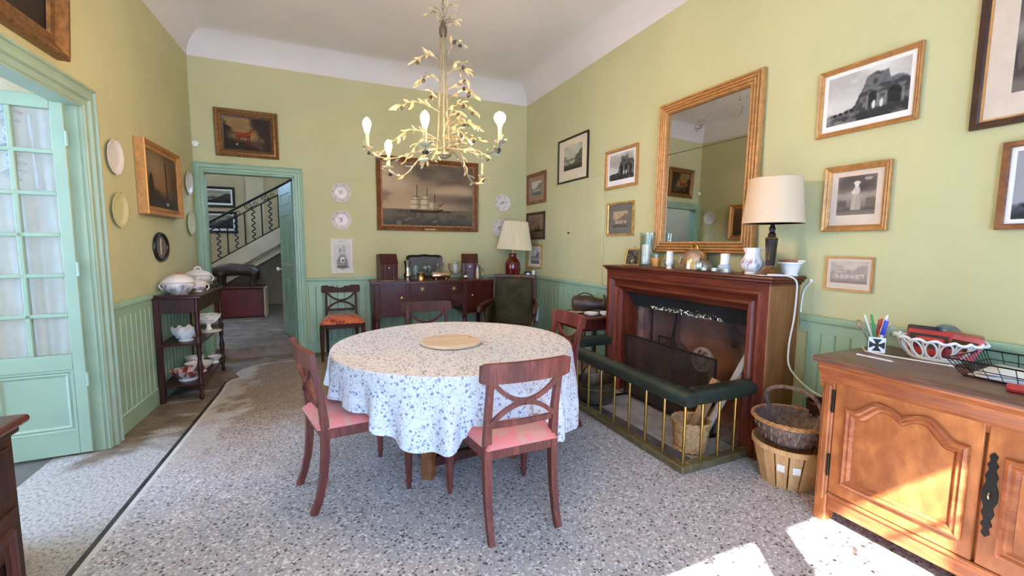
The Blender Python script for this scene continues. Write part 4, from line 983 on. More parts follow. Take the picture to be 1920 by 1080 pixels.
MB().lathe([(0, 0), (.12, 0), (.12, .008), (0, .008)], 28, (0, 0, .004)).build('bottom', 'wicker_dark', b2)
for j in range(3): MB().tube([((.203+.006*sin(a*.9+j*2))*cos(a*PI/40), (.20+.006*sin(a*.9+j*2))*sin(a*PI/40), .145+.008*cos(a*.9+j*2.1)) for a in range(80)], .006, 5, closed=True).build('braided_rim', 'wicker_tan', b2)
mb = MB()
for k in range(26):
    a = k*2*PI/26
    for z, dr in ((.045, .0), (.10, .0)):
        t0_ = (z/.155)**.7; r_ = .125+.075*t0_+.0095; mb.box(-.0015, .0015, -.0028, .0028, -.012, .012, M=RZ(a+(.06 if z > .06 else 0)) @ TR(r_, 0, z))
o = mb.build('pale_weave_accents', 'mount_brown', b2, 0); o['kind'] = 'stuff'
MB().tube([(.20*cos(a*PI/20)*.96, .06*sin(a*PI/10), .14+.185*sin(a*PI/20)) for a in range(21)], .012, 6).build('handle', 'wicker_dark', b2).rotation_euler = (0, 0, 1.2)
b3 = thing('wicker_basket', 'dark wicker basket in the shadow behind the stacked baskets', 'basket', (2.81, 1.58, .0))
solidify(woven(.06, .078, .46, 18, 14, .005).build('weave', 'dark_oak', b3, 60), .008)
MB().lathe([(0, 0), (.055, 0), (.055, .008), (0, .008)], 24, (0, 0, .002)).build('bottom', 'dark_oak', b3)

# ------------------------------------------------------------------ chairs (Regency cross-back), front faces local +y
def sabre(x, wtop=.036):
    path = [(-.265, 0), (-.235, .08), (-.212, .18), (-.2, .30), (-.197, .42), (-.20, .50), (-.212, .62), (-.235, .74), (-.262, .84)]
    pts = []
    for i, (y, z) in enumerate(path): pts.append((x*(1-.0*z), y, z))
    return MB().tube(pts, [1, 1.02, 1.1, 1.2, 1.25, 1.15, 1., .95, .9], 4, sq=(.030, .034))
def front_leg(x, y=.235):
    return MB().lathe([(.0, 0), (.012, 0), (.014, .03), (.020, .05), (.014, .062), (.018, .085), (.0225, .2), (.025, .36), (.027, .385), (.022, .39), (.022, .40)], 14, (x, y, 0)).box(x-.022, x+.022, y-.022, y+.022, .40, .455, .003)
def regency_chair(label, wood_, seat_mat, loc, rz, group=None, puff=.03, name='dining_chair'):
    t_ = thing(name, label, 'chair', loc, rz, group); hb, hf = .178, .232
    for s_ in (-1, 1): sabre(s_*hb).build('rear_leg', wood_, t_, 50)
    for s_ in (-1, 1): front_leg(s_*hf).build('front_leg', wood_, t_, 50)
    P = [(-hb-.014, -.215), (hb+.014, -.215), (hf+.02, .257), (-hf-.02, .257)]
    q = [(x*.86, y*.86) for x, y in P]
    mb = MB()
    for i in range(4):
        a, b_ = P[i], P[(i+1) % 4]; c, d = q[(i+1) % 4], q[i]
        mb.prism([a, b_, c, d], .395, .452)
    mb.build('seat_frame', wood_, t_, 0)
    n_ = 21
    def fn(u, v):
        yy = -.235+.50*v; w_ = (hb+.012)+(hf+.022-hb-.012)*(v); xx = (u*2-1)*w_
        e = (1-abs(u*2-1)**6)*(1-abs(v*2-1)**6); return (xx, yy+.0, .452+.022*min(1, e*6)+puff*e)
    mb = MB().grid(fn, n_, n_)
    lo = len(mb.v); mb.grid(lambda u, v: (lambda p: (p[0], p[1], .449))(fn(u, v)), n_, n_)
    rim = [i*n_ for i in range(n_)]+[(n_-1)*n_+j for j in range(1, n_)]+[i*n_+n_-1 for i in range(n_-2, -1, -1)]+[j for j in range(n_-2, 0, -1)]
    for i in range(len(rim)): a, b_ = rim[i], rim[(i+1) % len(rim)]; mb.f.append((a, b_, b_+lo, a+lo))
    mb.build('seat', seat_mat, t_, 50)
    # curved top rail
    def rail(xw, z0, z1, y0, th, bow):
        def f2(u, v):
            x = (u*2-1)*xw; yb = y0-bow*(1-(u*2-1)**2); k = v*4
            c_ = ((0, z0), (th, z0), (th, z1), (0, z1))
            i = int(k) % 4; fr = k-int(k); p, q_ = c_[i], c_[(i+1) % 4]
            dy = p[0]+(q_[0]-p[0])*fr; z = p[1]+(q_[1]-p[1])*fr
            if abs(u*2-1) > .97: z = (z-(z0+z1)/2)*.8+(z0+z1)/2
            return (x, yb-dy-.12*(z-z0), z)
        mb = MB().grid(f2, 17, 8, cv=True); mb.f.append(tuple(range(8))); mb.f.append(tuple(16*8+j for j in range(8))[::-1]); return mb
    rail(.232, .775, .872, -.232, .026, .028).build('top_rail', wood_, t_, 30)
    rail(hb, .545, .572, -.192, .02, .012).build('stay_rail', wood_, t_, 30)
    yb = lambda z: -.2-(.0 if z < .5 else (z-.5)*.16)
    up = [( (-1+k/8)*hb*.98, yb(.67+.105*((-1+k/8)**2))-.012-.012*(1-(-1+k/8)**2), .675+.108*((-1+k/8)**2)) for k in range(17)]
    dn = [( (-1+k/8)*hb*.95, yb(.60)-.008-.012*(1-(-1+k/8)**2), .66-.088*((-1+k/8)**2)) for k in range(17)]
    MB().tube(up, 1, 4, sq=(.016, .022)).build('upper_splat_arc', wood_, t_, 50)
    MB().tube(dn, 1, 4, sq=(.016, .022)).build('lower_splat_arc', wood_, t_, 50)
    MB().lathe([(0, 0), (.016, 0), (.016, .02), (.010, .026), (0, .027)], 12, M=TR(0, -.235, .668) @ RX(PI/2)).build('boss', wood_, t_)
    return t_
regency_chair('mahogany cross-back chair with pink damask seat, nearest, back to the viewer', 'chair_wood', 'damask_rose', (.868, 2.03, 0), .01)
regency_chair('mahogany cross-back chair with pink seat at the left side of the table', 'chair_wood', 'damask_rose', (.15, 2.578, 0), -PI/2+rad(12.8))
regency_chair('dark cross-back chair between the round table and the fender', 'chair_wood', 'damask_rose', (1.54, 2.92, 0), PI/2+rad(1))
regency_chair('mahogany dining chair tucked in at the far side, only its top rail showing', 'chair_dark', 'damask_rose', (.885, 3.74, 0), PI-rad(4))
regency_chair('small dark cross-back chair with orange flowered seat against the back wall', 'chair_dark', 'damask_flower', (.238, 5.74, 0), PI-.02, puff=.05, name='side_chair')

# ------------------------------------------------------------------ round table, cloth, board
TX, TY, TR_ = .82, 2.78, .775
tb = thing('dining_table', 'round wooden table on square stretcher base hidden under flowered cloth', 'table', (TX, TY, 0), rad(5))
MB().lathe([(0, .715), (TR_-.02, .715), (TR_, .722), (TR_, .738), (TR_-.01, .742), (0, .742)], 64).build('tabletop', 'mahogany_top', tb, 40)
for k in range(4):
    a = PI/4+k*PI/2; c, s_ = .40*cos(a), .40*sin(a)
    MB().box(-.036, .036, -.036, .036, 0, .715, .006, M=TR(c, s_, 0) @ RZ(a)).build('leg', 'frame_wood', tb, 0)
    a2 = a+PI/2; MB().box(-.26, .26, -.02, .02, .07, .13, .004, M=TR(.283*cos(a+PI/4), .283*sin(a+PI/4), 0) @ RZ(a+PI/4+PI/2)).build('stretcher', 'mahogany', tb, 0)
    MB().box(-.26, .26, -.015, .015, .64, .715, M=TR(.283*cos(a+PI/4), .283*sin(a+PI/4), 0) @ RZ(a+PI/4+PI/2)).build('apron', 'mahogany', tb, 0)
HEM = [(0, .47), (60, .5), (120, .52), (170, .54), (192, .535), (205, .53), (217, .52), (226, .44), (233, .395), (241, .365), (247, .362), (254, .375), (259, .47), (262, .50), (288, .50), (291, .42), (296, .30), (306, .28), (317, .265), (323, .33), (328, .43), (338, .46), (360, .47)]
def hem(a):
    d = math.degrees(a) % 360
    for (a0, z0), (a1, z1) in zip(HEM, HEM[1:]):
        if a0 <= d <= a1: return z0+(z1-z0)*(d-a0)/(a1-a0)
    return .5
NA, NR = 288, 26; mb = MB(); V = []; UV = []
rr = [.0, .2, .4, .55, .66, .73, .765, TR_+.004]
for i in range(NA):
    a = 2*PI*i/NA; hz = hem(a); L_ = .752-hz
    for j, r in enumerate(rr): V.append((r*cos(a), r*sin(a), .7465+.0012*sin(a*5+r*9)*(r > .1))); UV.append((r*cos(a), r*sin(a)))
    for j in range(1, NR+1):
        t_ = j/NR; dz = L_*t_
        fold = sin(a*23+1.4*sin(a*3)+.8)+.4*sin(a*37+2); amp = .044*ss(.02, .36, np.float64(dz)); r = TR_+.006+.012*min(1, dz/.05)+amp*(fold+.4)*.75
        if 257 < math.degrees(a) < 291 and dz > .18: r = max(r, TR_+.02)
        V.append((r*cos(a), r*sin(a), .7465-(dz if dz > .012 else dz*.8)-.0)); q = TR_+dz; UV.append((q*cos(a), q*sin(a)))
kk = len(rr)+NR; Fs = []
for i in range(NA):
    i2 = (i+1) % NA
    for j in range(kk-1): Fs.append((i*kk+j, i2*kk+j, i2*kk+j+1, i*kk+j+1))
mb.add(V, Fs); cl = mb.build('tablecloth', 'flowered_cloth', None, 180)
uvl = cl.data.uv_layers.new(name='UVMap'); idx = np.zeros(len(cl.data.loops), np.int32); cl.data.loops.foreach_get('vertex_index', idx)
uvl.data.foreach_set('uv', np.array(UV, np.float32)[idx].ravel()); cl.location = (TX, TY, 0)
tag(cl, 'white cloth with small blue flowers draped over the round table', 'tablecloth')
t_ = thing('wooden_board', 'round pale wooden board lying at the centre of the tablecloth', 'board', (.785, 2.75, .7485), 0)
MB().lathe([(0, 0), (.19, 0), (.2, .006), (.2, .016), (.194, .021), (0, .021)], 48, (0, 0, 0)).build('board_disc', 'board_wood', t_, 30)
MB().lathe([(0, 0), (.012, 0), (0, .0012)], 10, (.15, .05, .021)).build('peg', 'frame_wood', t_)
# ------------------------------------------------------------------ mirror over the mantel
MW, MH, MF = .976, 1.30, .095
mi = thing('wall_mirror', 'tall gold reeded-frame mirror with spotted old glass above the mantelpiece', 'mirror', (XR-.035, 2.647, 1.348), ROT_R+.035, None, -.012)
MB().ring(-MW/2, MW/2, 0, MH, [(i*MF, h) for i, h in P_REED]).build('frame', 'gilt_orange', mi, 30)
MB().box(-MW/2+.01, MW/2-.01, -.004, .012, .01, MH-.01).build('backboard', 'frame_dark', mi, 0)
zj = MF+(MH-2*MF)*.685
MB().add([(-MW/2+MF-.01, -.012, MF-.01), (MW/2-MF+.01, -.012, MF-.01), (MW/2-MF+.01, -.012, zj), (-MW/2+MF-.01, -.012, zj)], [(0, 1, 2, 3)]).build('lower_glass', 'mirror_silver', mi, 0)
MB().add([(-MW/2+MF-.01, -.0125, zj+.004), (MW/2-MF+.01, -.0125, zj+.004), (MW/2-MF+.01, -.0125, MH-MF+.01), (-MW/2+MF-.01, -.0125, MH-MF+.01)], [(0, 1, 2, 3)]).build('upper_glass', 'mirror_silver', mi, 0)
rng = random.Random(12); mb = MB()
for k in range(60):
    if k < 30: x, z = -.07+rng.gauss(0, .02), 1.02+rng.gauss(0, .028)
    elif k < 42: x, z = .30+rng.gauss(0, .012), 1.06+rng.gauss(0, .05)
    else: x, z = rng.uniform(-.38, .38), rng.uniform(.95, 1.2)
    r_ = rng.uniform(.002, .006 if k < 42 else .003); mb.add([(x+r_*cos(a*PI/3)*.8, -.0132, z+1.8*r_*sin(a*PI/3)) for a in range(6)], [tuple(range(6))])
o = mb.build('desilvered_spots', 'desilvered', mi, 0, fix=False); o['kind'] = 'stuff'

# ------------------------------------------------------------------ sideboard
sb = thing('sideboard', 'bow-fronted mahogany sideboard with brass knobs under the ship painting', 'sideboard', (1.37, YB-.03, 0), 0)
SW, SD, ST_, SBZ = .77, .50, .94, .50
def bow(x, e=0.): return -SD-.09*(1-(x/SW)**2)-e if abs(x) < .5 else -SD-.09*(1-(x/SW)**2)-e
xs = [-SW-.02+(2*SW+.04)*i/28 for i in range(29)]
MB().prism([(x, bow(min(max(x, -SW), SW), .02)) for x in xs]+[(SW+.02, 0), (-SW-.02, 0)], ST_-.025, ST_).build('top', 'mahogany_top', sb, 0)
xs2 = [-SW+2*SW*i/28 for i in range(29)]
MB().prism([(x, bow(x)) for x in xs2]+[(SW, 0), (-SW, 0)], .73, ST_-.025).prism([(x, bow(x)) for x in xs2 if x <= -.36]+[(-.36, 0), (-SW, 0)], SBZ, .73).prism([(x, bow(x)) for x in xs2 if x >= .36]+[(SW, 0), (.36, 0)], SBZ, .73).build('carcass', 'mahogany_deep', sb, 20)
MB().prism([(x, bow(x)+.05) for x in xs2 if -.37 < x < .37]+[(.36, 0), (-.36, 0)], .60, .735).build('recess_back', 'mahogany', sb, 20)
def bowpanel(x0, x1, z0, z1, nm, th=.012, mat='mahogany_deep'):
    n_ = 9; mb = MB(); F_ = [(x0+(x1-x0)*i/(n_-1)) for i in range(n_)]
    mb.prism([(x, bow(x, th)) for x in F_]+[(x, bow(x, -.004)) for x in F_[::-1]], z0, z1); return mb.build(nm, mat, sb, 20)
def knob(par, x, y, z, r=.018):
    MB().lathe([(.006, 0), (.008, .012), (r, .018), (r*.9, .026), (0, .03)], 14, M=TR(x, y, z) @ RX(PI/2)).build('brass_knob', 'brass', par)
d_ = bowpanel(-SW+.06, -.375, SBZ+.03, ST_-.05, 'door'); knob(d_, -.45, bow(-.45, .012), .74)
d_ = bowpanel(.375, SW-.06, SBZ+.03, ST_-.05, 'door'); knob(d_, .47, bow(.47, .012), .74)
d_ = bowpanel(-.34, .34, .77, ST_-.04, 'drawer')
for x in (-.20, .21):
    knob(d_, x, bow(x, .012), .84, .016)
    MB().lathe([(.026, 0), (.028, .004), (0, .005)], 16, M=TR(x, bow(x, .012), .84) @ RX(PI/2)).build('back_plate', 'brass_aged', d_)
ap = [(-.345, .76), (.345, .76), (.345, .60)]+[(.33*cos(a*PI/10), .60+.115*sin(a*PI/10)) for a in range(1, 10)]+[(-.345, .60)]
MB().prism(ap, -SD-.085, -SD-.05, 'y').build('arched_apron', 'mahogany_deep', sb, 20)
for x in (-SW+.03, -.37, .37, SW-.03):
    MB().box(x-.03, x+.03, bow(x)-.012, bow(x)+.05, SBZ-.02, ST_-.03, .004).lathe([(0, 0), (.016, 0), (.02, .04), (.016, .06), (.024, .25), (.03, .42), (.022, .44), (.03, .46), (.03, SBZ)], 14, (x, bow(x)+.02, 0)).build('front_leg', 'mahogany', sb, 30)
for x in (-SW+.03, SW-.03): MB().box(x-.022, x+.022, -.05, -.006, 0, SBZ+.01, .003).build('rear_leg', 'mahogany', sb, 0)
SZ = ST_+.001
def knife_box(label, x, y, rz):
    t_ = thing('knife_box', label, 'box', (x, y, SZ), rz, 'sloping mahogany knife boxes')
    W, D, H = .108, .22, .33
    MB().prism([(-D/2, 0), (D/2, 0), (D/2, H), (-D/2+.075, H), (-D/2, H-.115)], -W, W, 'x').build('body', 'mahogany_deep', t_, 0)
    MB().prism([(-D/2+.066, H+.008), (-D/2-.008, H-.108), (-D/2-.004, H-.12), (-D/2+.08, H+.0)], -W-.004, W+.004, 'x').build('sloping_lid', 'mahogany', t_, 0)
    for x_ in (-.055, .055): MB().lathe([(.012, .0), (.011, H-.13)], 10, (x_, -D/2-.002, .004)).build('reeded_column', 'mahogany_top', t_)
    MB().lathe([(0, 0), (.01, 0), (.008, .004), (0, .005)], 10, M=TR(0, -D/2, .16) @ RX(PI/2)).build('escutcheon', 'silver', t_)
    return t_
knife_box('sloping mahogany knife box at the left end of the sideboard', .795, 5.75, .12)
knife_box('sloping mahogany knife box at the right end of the sideboard', 1.925, 5.80, -.25)
ty = thing('serving_tray', 'black scalloped tray standing upright against the wall on the sideboard', 'tray', (1.325, YB-.10, SZ+.003), 0, None, -.13)
def trayout(s_, n_=72):
    P = []
    for i in range(n_):
        a = 2*PI*i/n_; c, s1 = cos(a), sin(a); q = (abs(c)**5+abs(s1)**5)**(-1/5); wv = 1+.03*cos(8*a); P.append((.26*q*c*wv*s_, .165+.155*q*s1*wv*s_))
    return P
MB().prism(trayout(.82), -.004, .004, 'y').build('tray_well', 'tray_slate', ty, 0)
o1, o2 = trayout(1.0), trayout(.82); n_ = len(o1); mb = MB()
mb.add([(x, -.022, z) for x, z in o1]+[(x, -.004, z) for x, z in o2]+[(x, -.014, z) for x, z in o1]+[(x, .004, z) for x, z in o2], [(i, (i+1) % n_, n_+(i+1) % n_, n_+i) for i in range(n_)]+[(2*n_+i, 3*n_+i, 3*n_+(i+1) % n_, 2*n_+(i+1) % n_) for i in range(n_)]+[(i, 2*n_+i, 2*n_+(i+1) % n_, (i+1) % n_) for i in range(n_)])
mb.build('tray_rim', 'lacquer_black', ty, 60)
def lt(name, label, cat, loc, parts, n=24, group=None, rz=0):
    t_ = thing(name, label, cat, loc, rz, group)
    for nm, prof, mat in parts: MB().lathe(prof, n).build(nm, mat, t_, 40)
    return t_
lt('silver_vase', 'silver trumpet vase with round base beside the left knife box', 'vase', (1.055, 5.74, SZ), [('body', [(0, 0), (.05, 0), (.052, .012), (.04, .02), (.052, .045), (.05, .07), (.034, .10), (.036, .18), (.052, .25), (.048, .25), (.03, .17), (0, .1)], 'silver')])
lt('brass_beaker', 'short brass beaker at the front of the sideboard', 'cup', (1.20, 5.60, SZ), [('body', [(0, 0), (.052, 0), (.054, .01), (.05, .02), (.053, .09), (.056, .095), (.05, .095), (.047, .02), (0, .015)], 'brass')])
lt('drinking_glass', 'tall clear tumbler behind the brass beaker', 'glass', (1.165, 5.76, SZ), [('bowl', [(0, 0), (.03, 0), (.038, .18), (.036, .18), (.028, .01), (0, .01)], 'clear_glass')])
for i, (x, y, lb) in enumerate(((1.285, 5.74, 'stemmed wine glass before the black tray, left of the silver roll dish'), (1.36, 5.80, 'stemmed wine glass before the black tray, behind the silver roll dish'))):
    t_ = thing('wine_glass', lb, 'glass', (x, y, SZ), 0, 'wine glasses on the sideboard'); MB().lathe([(0, 0), (.035, 0), (.034, .003), (.005, .008), (.004, .08), (.02, .09), (.036, .13), (.034, .175), (.032, .175), (.034, .13), (.018, .094), (0, .088)], 20).build('bowl_and_stem', 'clear_glass', t_, 40)
t_ = lt('glass_decanter', 'round cut glass decanter with stopper before the black tray', 'decanter', (1.46, 5.75, SZ), [('body', [(0, 0), (.05, 0), (.066, .03), (.066, .07), (.03, .12), (.016, .14), (.016, .17), (.024, .175), (.02, .175), (.012, .16), (.012, .14), (.026, .118), (.06, .07), (.058, .03), (0, .012)], 'thick_glass'), ('stopper', [(0, .165), (.012, .17), (.022, .195), (.018, .215), (0, .222)], 'thick_glass')])
t_ = thing('silver_dish', 'long silver roll dish lying at the front of the sideboard', 'dish', (1.455, 5.58, SZ))
MB().lathe([(0, 0), (.03, .0), (.045, .012), (.05, .02), (.05, .235), (.045, .243), (.03, .255), (0, .255)], 20, M=TR(-.128, 0, .058) @ RY(PI/2)).build('barrel', 'rose_silver', t_)
for x in (-.07, .07): MB().box(x-.01, x+.01, -.035, .035, 0, .02, .004).build('foot', 'silver', t_)
t_ = thing('glass_bowl', 'clear glass footed bowl holding a white flower vase on the sideboard', 'bowl', (1.68, 5.66, SZ))
MB().lathe([(0, 0), (.05, 0), (.045, .008), (.012, .02), (.014, .05), (.07, .08), (.095, .13), (.10, .21), (.097, .21), (.09, .13), (.066, .085), (0, .056)], 28).build('bowl', 'clear_glass', t_)
t_ = thing('flower_vase', 'small white vase with pale sprigs standing in the glass bowl', 'vase', (1.68, 5.66, SZ+.07))
MB().lathe([(0, 0), (.026, 0), (.03, .02), (.038, .13), (.034, .13), (.026, .02), (0, .015)], 18).build('vase_body', 'porcelain', t_)
rng = random.Random(5)
for k in range(9):
    a = rng.random()*6.28; r_ = .02+.05*rng.random(); z = .15+.05*rng.random(); s_ = MB().tube([(0, 0, .1), (r_*.4*cos(a), r_*.4*sin(a), .13), (r_*cos(a), r_*sin(a), z)], .002, 4).build('sprig_stem', 'green_plastic' if k % 3 else 'olive_stem', t_)
    MB().lathe([(0, 0), (.011, .006), (0, .02)], 6, (r_*cos(a), r_*sin(a), z-.006)).build('bloom', 'mount_cream', s_)
lt('small_pot', 'small round silver pot before the right knife box', 'pot', (1.80, 5.58, SZ), [('body', [(0, 0), (.025, 0), (.04, .02), (.042, .04), (.03, .06), (.034, .066), (0, .07)], 'silver')])
t_ = lt('tankard', 'pewter flagon with curved handle on the right of the sideboard', 'flagon', (1.985, 5.62, SZ), [('body', [(0, 0), (.048, 0), (.05, .012), (.042, .025), (.034, .15), (.036, .165), (0, .168)], 'pewter'), ('lid', [(.037, .166), (.038, .174), (.02, .19), (.008, .195), (.010, .205), (0, .21)], 'pewter')])
MB().tube([(.033+.055*sin(a*PI/12), 0, .15-.012*a+.02*sin(a*PI/12)) for a in range(11)], .007, 8).build('handle', 'pewter', t_)
for i, (x, y, a, lb) in enumerate(((.80, 5.52, .1, 'small silver knife lying at the left front of the sideboard'), (.735, 5.57, .5, 'small silver spoon lying at the left corner of the sideboard'))):
    t_ = thing('cutlery', lb, 'cutlery', (x, y, SZ), a); MB().tube([(-.08, 0, .005), (.06, 0, .005)], .005, 6).box(-.13, -.08, -.009, .009, .002, .007, .002).build('blade_and_handle', 'silver', t_)
# wine glass and small extras behind
# ------------------------------------------------------------------ corner table, red lamp, clock
ct = thing('corner_table', 'small mahogany corner table behind the armchair carrying the red lamp', 'table', (2.55, 5.72, 0))
MB().box(-.27, .27, -.25, .25, .89, .92, .006).build('tabletop', 'mahogany_top', ct, 0)
for x in (-.22, .22):
    for y in (-.2, .2): MB().box(x-.02, x+.02, y-.02, y+.02, 0, .89, .003).build('leg', 'mahogany', ct, 0)
MB().box(-.22, .22, -.2, .2, .80, .89).build('apron', 'mahogany', ct, 0)
lm = thing('table_lamp', 'table lamp with dark red glazed base and cream pleated shade in the corner', 'lamp', (2.545, 5.70, .921))
MB().lathe([(0, 0), (.085, 0), (.09, .008), (.095, .04), (.112, .12), (.112, .20), (.098, .255), (.06, .30), (.05, .33), (.056, .36), (.05, .365), (0, .365)], 32).build('base', 'red_glaze', lm, 60)
MB().lathe([(0, .36), (.012, .36), (.012, .52), (0, .52)], 10).build('lamp_stem', 'brass', lm)
mb = MB(); NPL = 60; V = []
for i in range(NPL*2):
    a = PI*i/NPL; d_ = .004 if i % 2 else -.004
    for j in range(7):
        t__ = j/6; V.append(((.255-.085*t__+d_)*cos(a), (.255-.085*t__+d_)*sin(a), .42+.395*t__))
mb.add(V, [(i*7+j, ((i+1) % (NPL*2))*7+j, ((i+1) % (NPL*2))*7+j+1, i*7+j+1) for i in range(NPL*2) for j in range(6)])
o = mb.build('pleated_shade', 'pleat_cloth', lm, 0); o.rotation_euler = (.02, .05, 0)
for z, r_ in ((.42, .257), (.815, .172)): MB().tube([(r_*cos(a*PI/24), r_*sin(a*PI/24), z) for a in range(48)], .005, 5, closed=True).build('shade_trim', 'pleat_cloth', lm).rotation_euler = (.02, .05, 0)
t_ = thing('small_clock', 'small dark carriage clock beside the red lamp', 'clock', (2.74, 5.60, .921), -.3)
MB().box(-.045, .045, -.03, .03, 0, .11, .008).build('case', 'frame_black', t_, 0); MB().lathe([(0, 0), (.03, 0), (.03, .004), (0, .004)], 20, M=TR(0, -.03, .06) @ RX(PI/2)).build('dial', 'porcelain', t_)
t_ = thing('card', 'small white card standing beside the clock in the corner', 'card', (2.80, 5.54, .921), -.4); MB().box(-.02, .02, -.002, .002, 0, .12).build('card_sheet', 'mount_white', t_, 0)
# white heater behind the armchair
t_ = thing('wall_heater', 'small white wall heater behind the right side of the armchair', 'heater', (XR-.04, 5.58, .30), ROT_R)
MB().box(-.05, .05, -.05, .036, 0, .30, .015, 2).build('housing', 'white_plastic', t_, 30); MB().box(-.035, .035, -.053, -.049, .22, .26, .001).build('grille', 'gray_plastic', t_, 0)
# ------------------------------------------------------------------ armchair
ac = thing('armchair', 'old mahogany armchair with worn green leather back and scrolled arms', 'armchair', (2.13, 4.80, 0), -.62)
MB().box(-.262, .268, .17, .225, .98, 1.035, .012, 2).build('top_rail', 'mahogany', ac, 30)
for x in (-.245, .25): MB().tube([(x, .16, .42), (x, .185, .7), (x, .2, 1.0)], 1, 4, sq=(.05, .05)).build('back_post', 'mahogany', ac, 30)
mb = MB().grid(lambda u, v: (-.222+.448*u, .14-.03*sin(PI*u)*sin(PI*v)+.045*v-.025*(1-(2*u-1)**2), .40+.59*v), 16, 16)
o = mb.build('back_cushion', 'chair_leather', ac, 60); solidify(o, .05)
MB().box(-.25, .25, -.30, .16, .36, .44, .03, 3).build('seat_cushion', 'chair_leather', ac, 30)
MB().box(-.27, .27, -.31, .17, .29, .36, .01).build('seat_rail', 'mahogany', ac, 30)
for s_ in (-1, 1):
    MB().tube([(s_*.25, .17, .72), (s_*.30, .06, .70), (s_*.325, -.10, .685), (s_*.33, -.22, .68), (s_*.33, -.275, .665), (s_*.33, -.285, .63), (s_*.33, -.25, .61), (s_*.325, -.22, .63)], [.024, .024, .026, .028, .028, .026, .022, .018], 10).build('arm', 'mahogany', ac, 60)
    MB().tube([(s_*.328, -.20, .66), (s_*.31, -.16, .55), (s_*.28, -.22, .42), (s_*.26, -.26, .33)], [.024, .02, .024, .026], 10).build('arm_support', 'mahogany', ac, 60)
    MB().prism([(-.20, .44), (.15, .44), (.15, .66), (-.15, .64)], s_*.27-.012, s_*.27+.012, 'x').build('arm_panel', 'chair_leather', ac, 0)
    MB().lathe([(.014, 0), (.022, .05), (.018, .07), (.03, .2), (.03, .29)], 12, (s_*.235, -.27, 0)).build('front_leg', 'mahogany', ac, 40)
    MB().tube([(s_*.24, .24, 0), (s_*.24, .17, .3)], 1, 4, sq=(.04, .04)).build('rear_leg', 'mahogany', ac, 40)
# ------------------------------------------------------------------ side table by the fender
stb = thing('side_table', 'small dark mahogany side table between the wall and the fireplace', 'table', (2.635, 3.865, 0))
MB().box(-.26, .262, -.265, .27, .655, .68, .007, 2).build('tabletop', 'mahogany_top', stb, 30)
MB().box(-.235, .24, -.24, .245, .54, .655, .003).build('drawer_case', 'mahogany_deep', stb, 0)
k = MB().box(-.243, -.235, -.20, .205, .56, .64, .002).build('drawer_front', 'mahogany', stb, 0); MB().lathe([(.005, 0), (.012, .012), (0, .02)], 10, M=TR(-.243, 0, .60) @ RY(-PI/2)).build('knob', 'brass', k)
for x in (-.215, .22):
    for y in (-.22, .225): MB().lathe([(0, 0), (.013, 0), (.022, .05), (.016, .08), (.022, .3), (.024, .5), (.02, .54)], 12, (x, y, 0)).build('leg', 'mahogany', stb, 40)
t_ = thing('framed_photo', 'small black framed picture lying flat on the side table', 'picture', (2.50, 3.96, .681), .25)
MB().ring(-.13, .13, -.11, .11, [(0, 0), (0, .012), (.018, .012), (.02, .005)]).build('frame', 'frame_black', t_, 30).rotation_euler = (-PI/2, 0, 0)
MB().box(-.112, .112, -.092, .092, .002, .005).build('mount', 'mount_cream', t_, 0); MB().box(-.055, .055, -.035, .035, .005, .006).build('print', 'mount_brown', t_, 0)
for k, r_ in enumerate((.078, .074)):
    t_ = thing('saucer', ('lower' if k == 0 else 'upper')+' of two white saucers stacked on the side table', 'saucer', (2.565, 3.73, .681+.012*k), 0, 'white saucers on the side table')
    MB().lathe([(0, 0), (r_*.5, 0), (r_*.55, .003), (r_, .018), (r_*.98, .021), (r_*.5, .008), (0, .007)], 28).build('dish', 'porcelain', t_)
t_ = thing('white_bowl', 'small white bowl at the right corner of the side table', 'bowl', (2.70, 3.68, .681)); MB().lathe([(0, 0), (.03, 0), (.05, .015), (.056, .04), (.053, .04), (.046, .016), (0, .008)], 20).build('bowl', 'porcelain', t_)
t_ = thing('leather_case', 'dark brown rounded leather case with round end lying on the side table', 'case', (2.68, 3.97, .681), .9)
MB().lathe([(0, -.17), (.06, -.168), (.085, -.15), (.09, 0), (.085, .04), (.062, .11), (.055, .17), (0, .175)], 22, M=TR(0, 0, .088) @ RX(PI/2)).build('barrel', 'dark_hide', t_, 50)
MB().lathe([(.078, .165), (.098, .168), (.098, .182), (.078, .185)], 22, M=TR(0, 0, .098) @ RX(PI/2)).build('end_ring', 'copper_dark', t_, 50); MB().box(-.05, .05, -.19, -.02, 0, .04, .008).build('base', 'dark_hide', t_, 0)
MB().tube([(0, .12-.03*k, .17+.035*sin(k*PI/6)) for k in range(7)], .008, 6).build('carry_handle', 'dark_hide', t_)
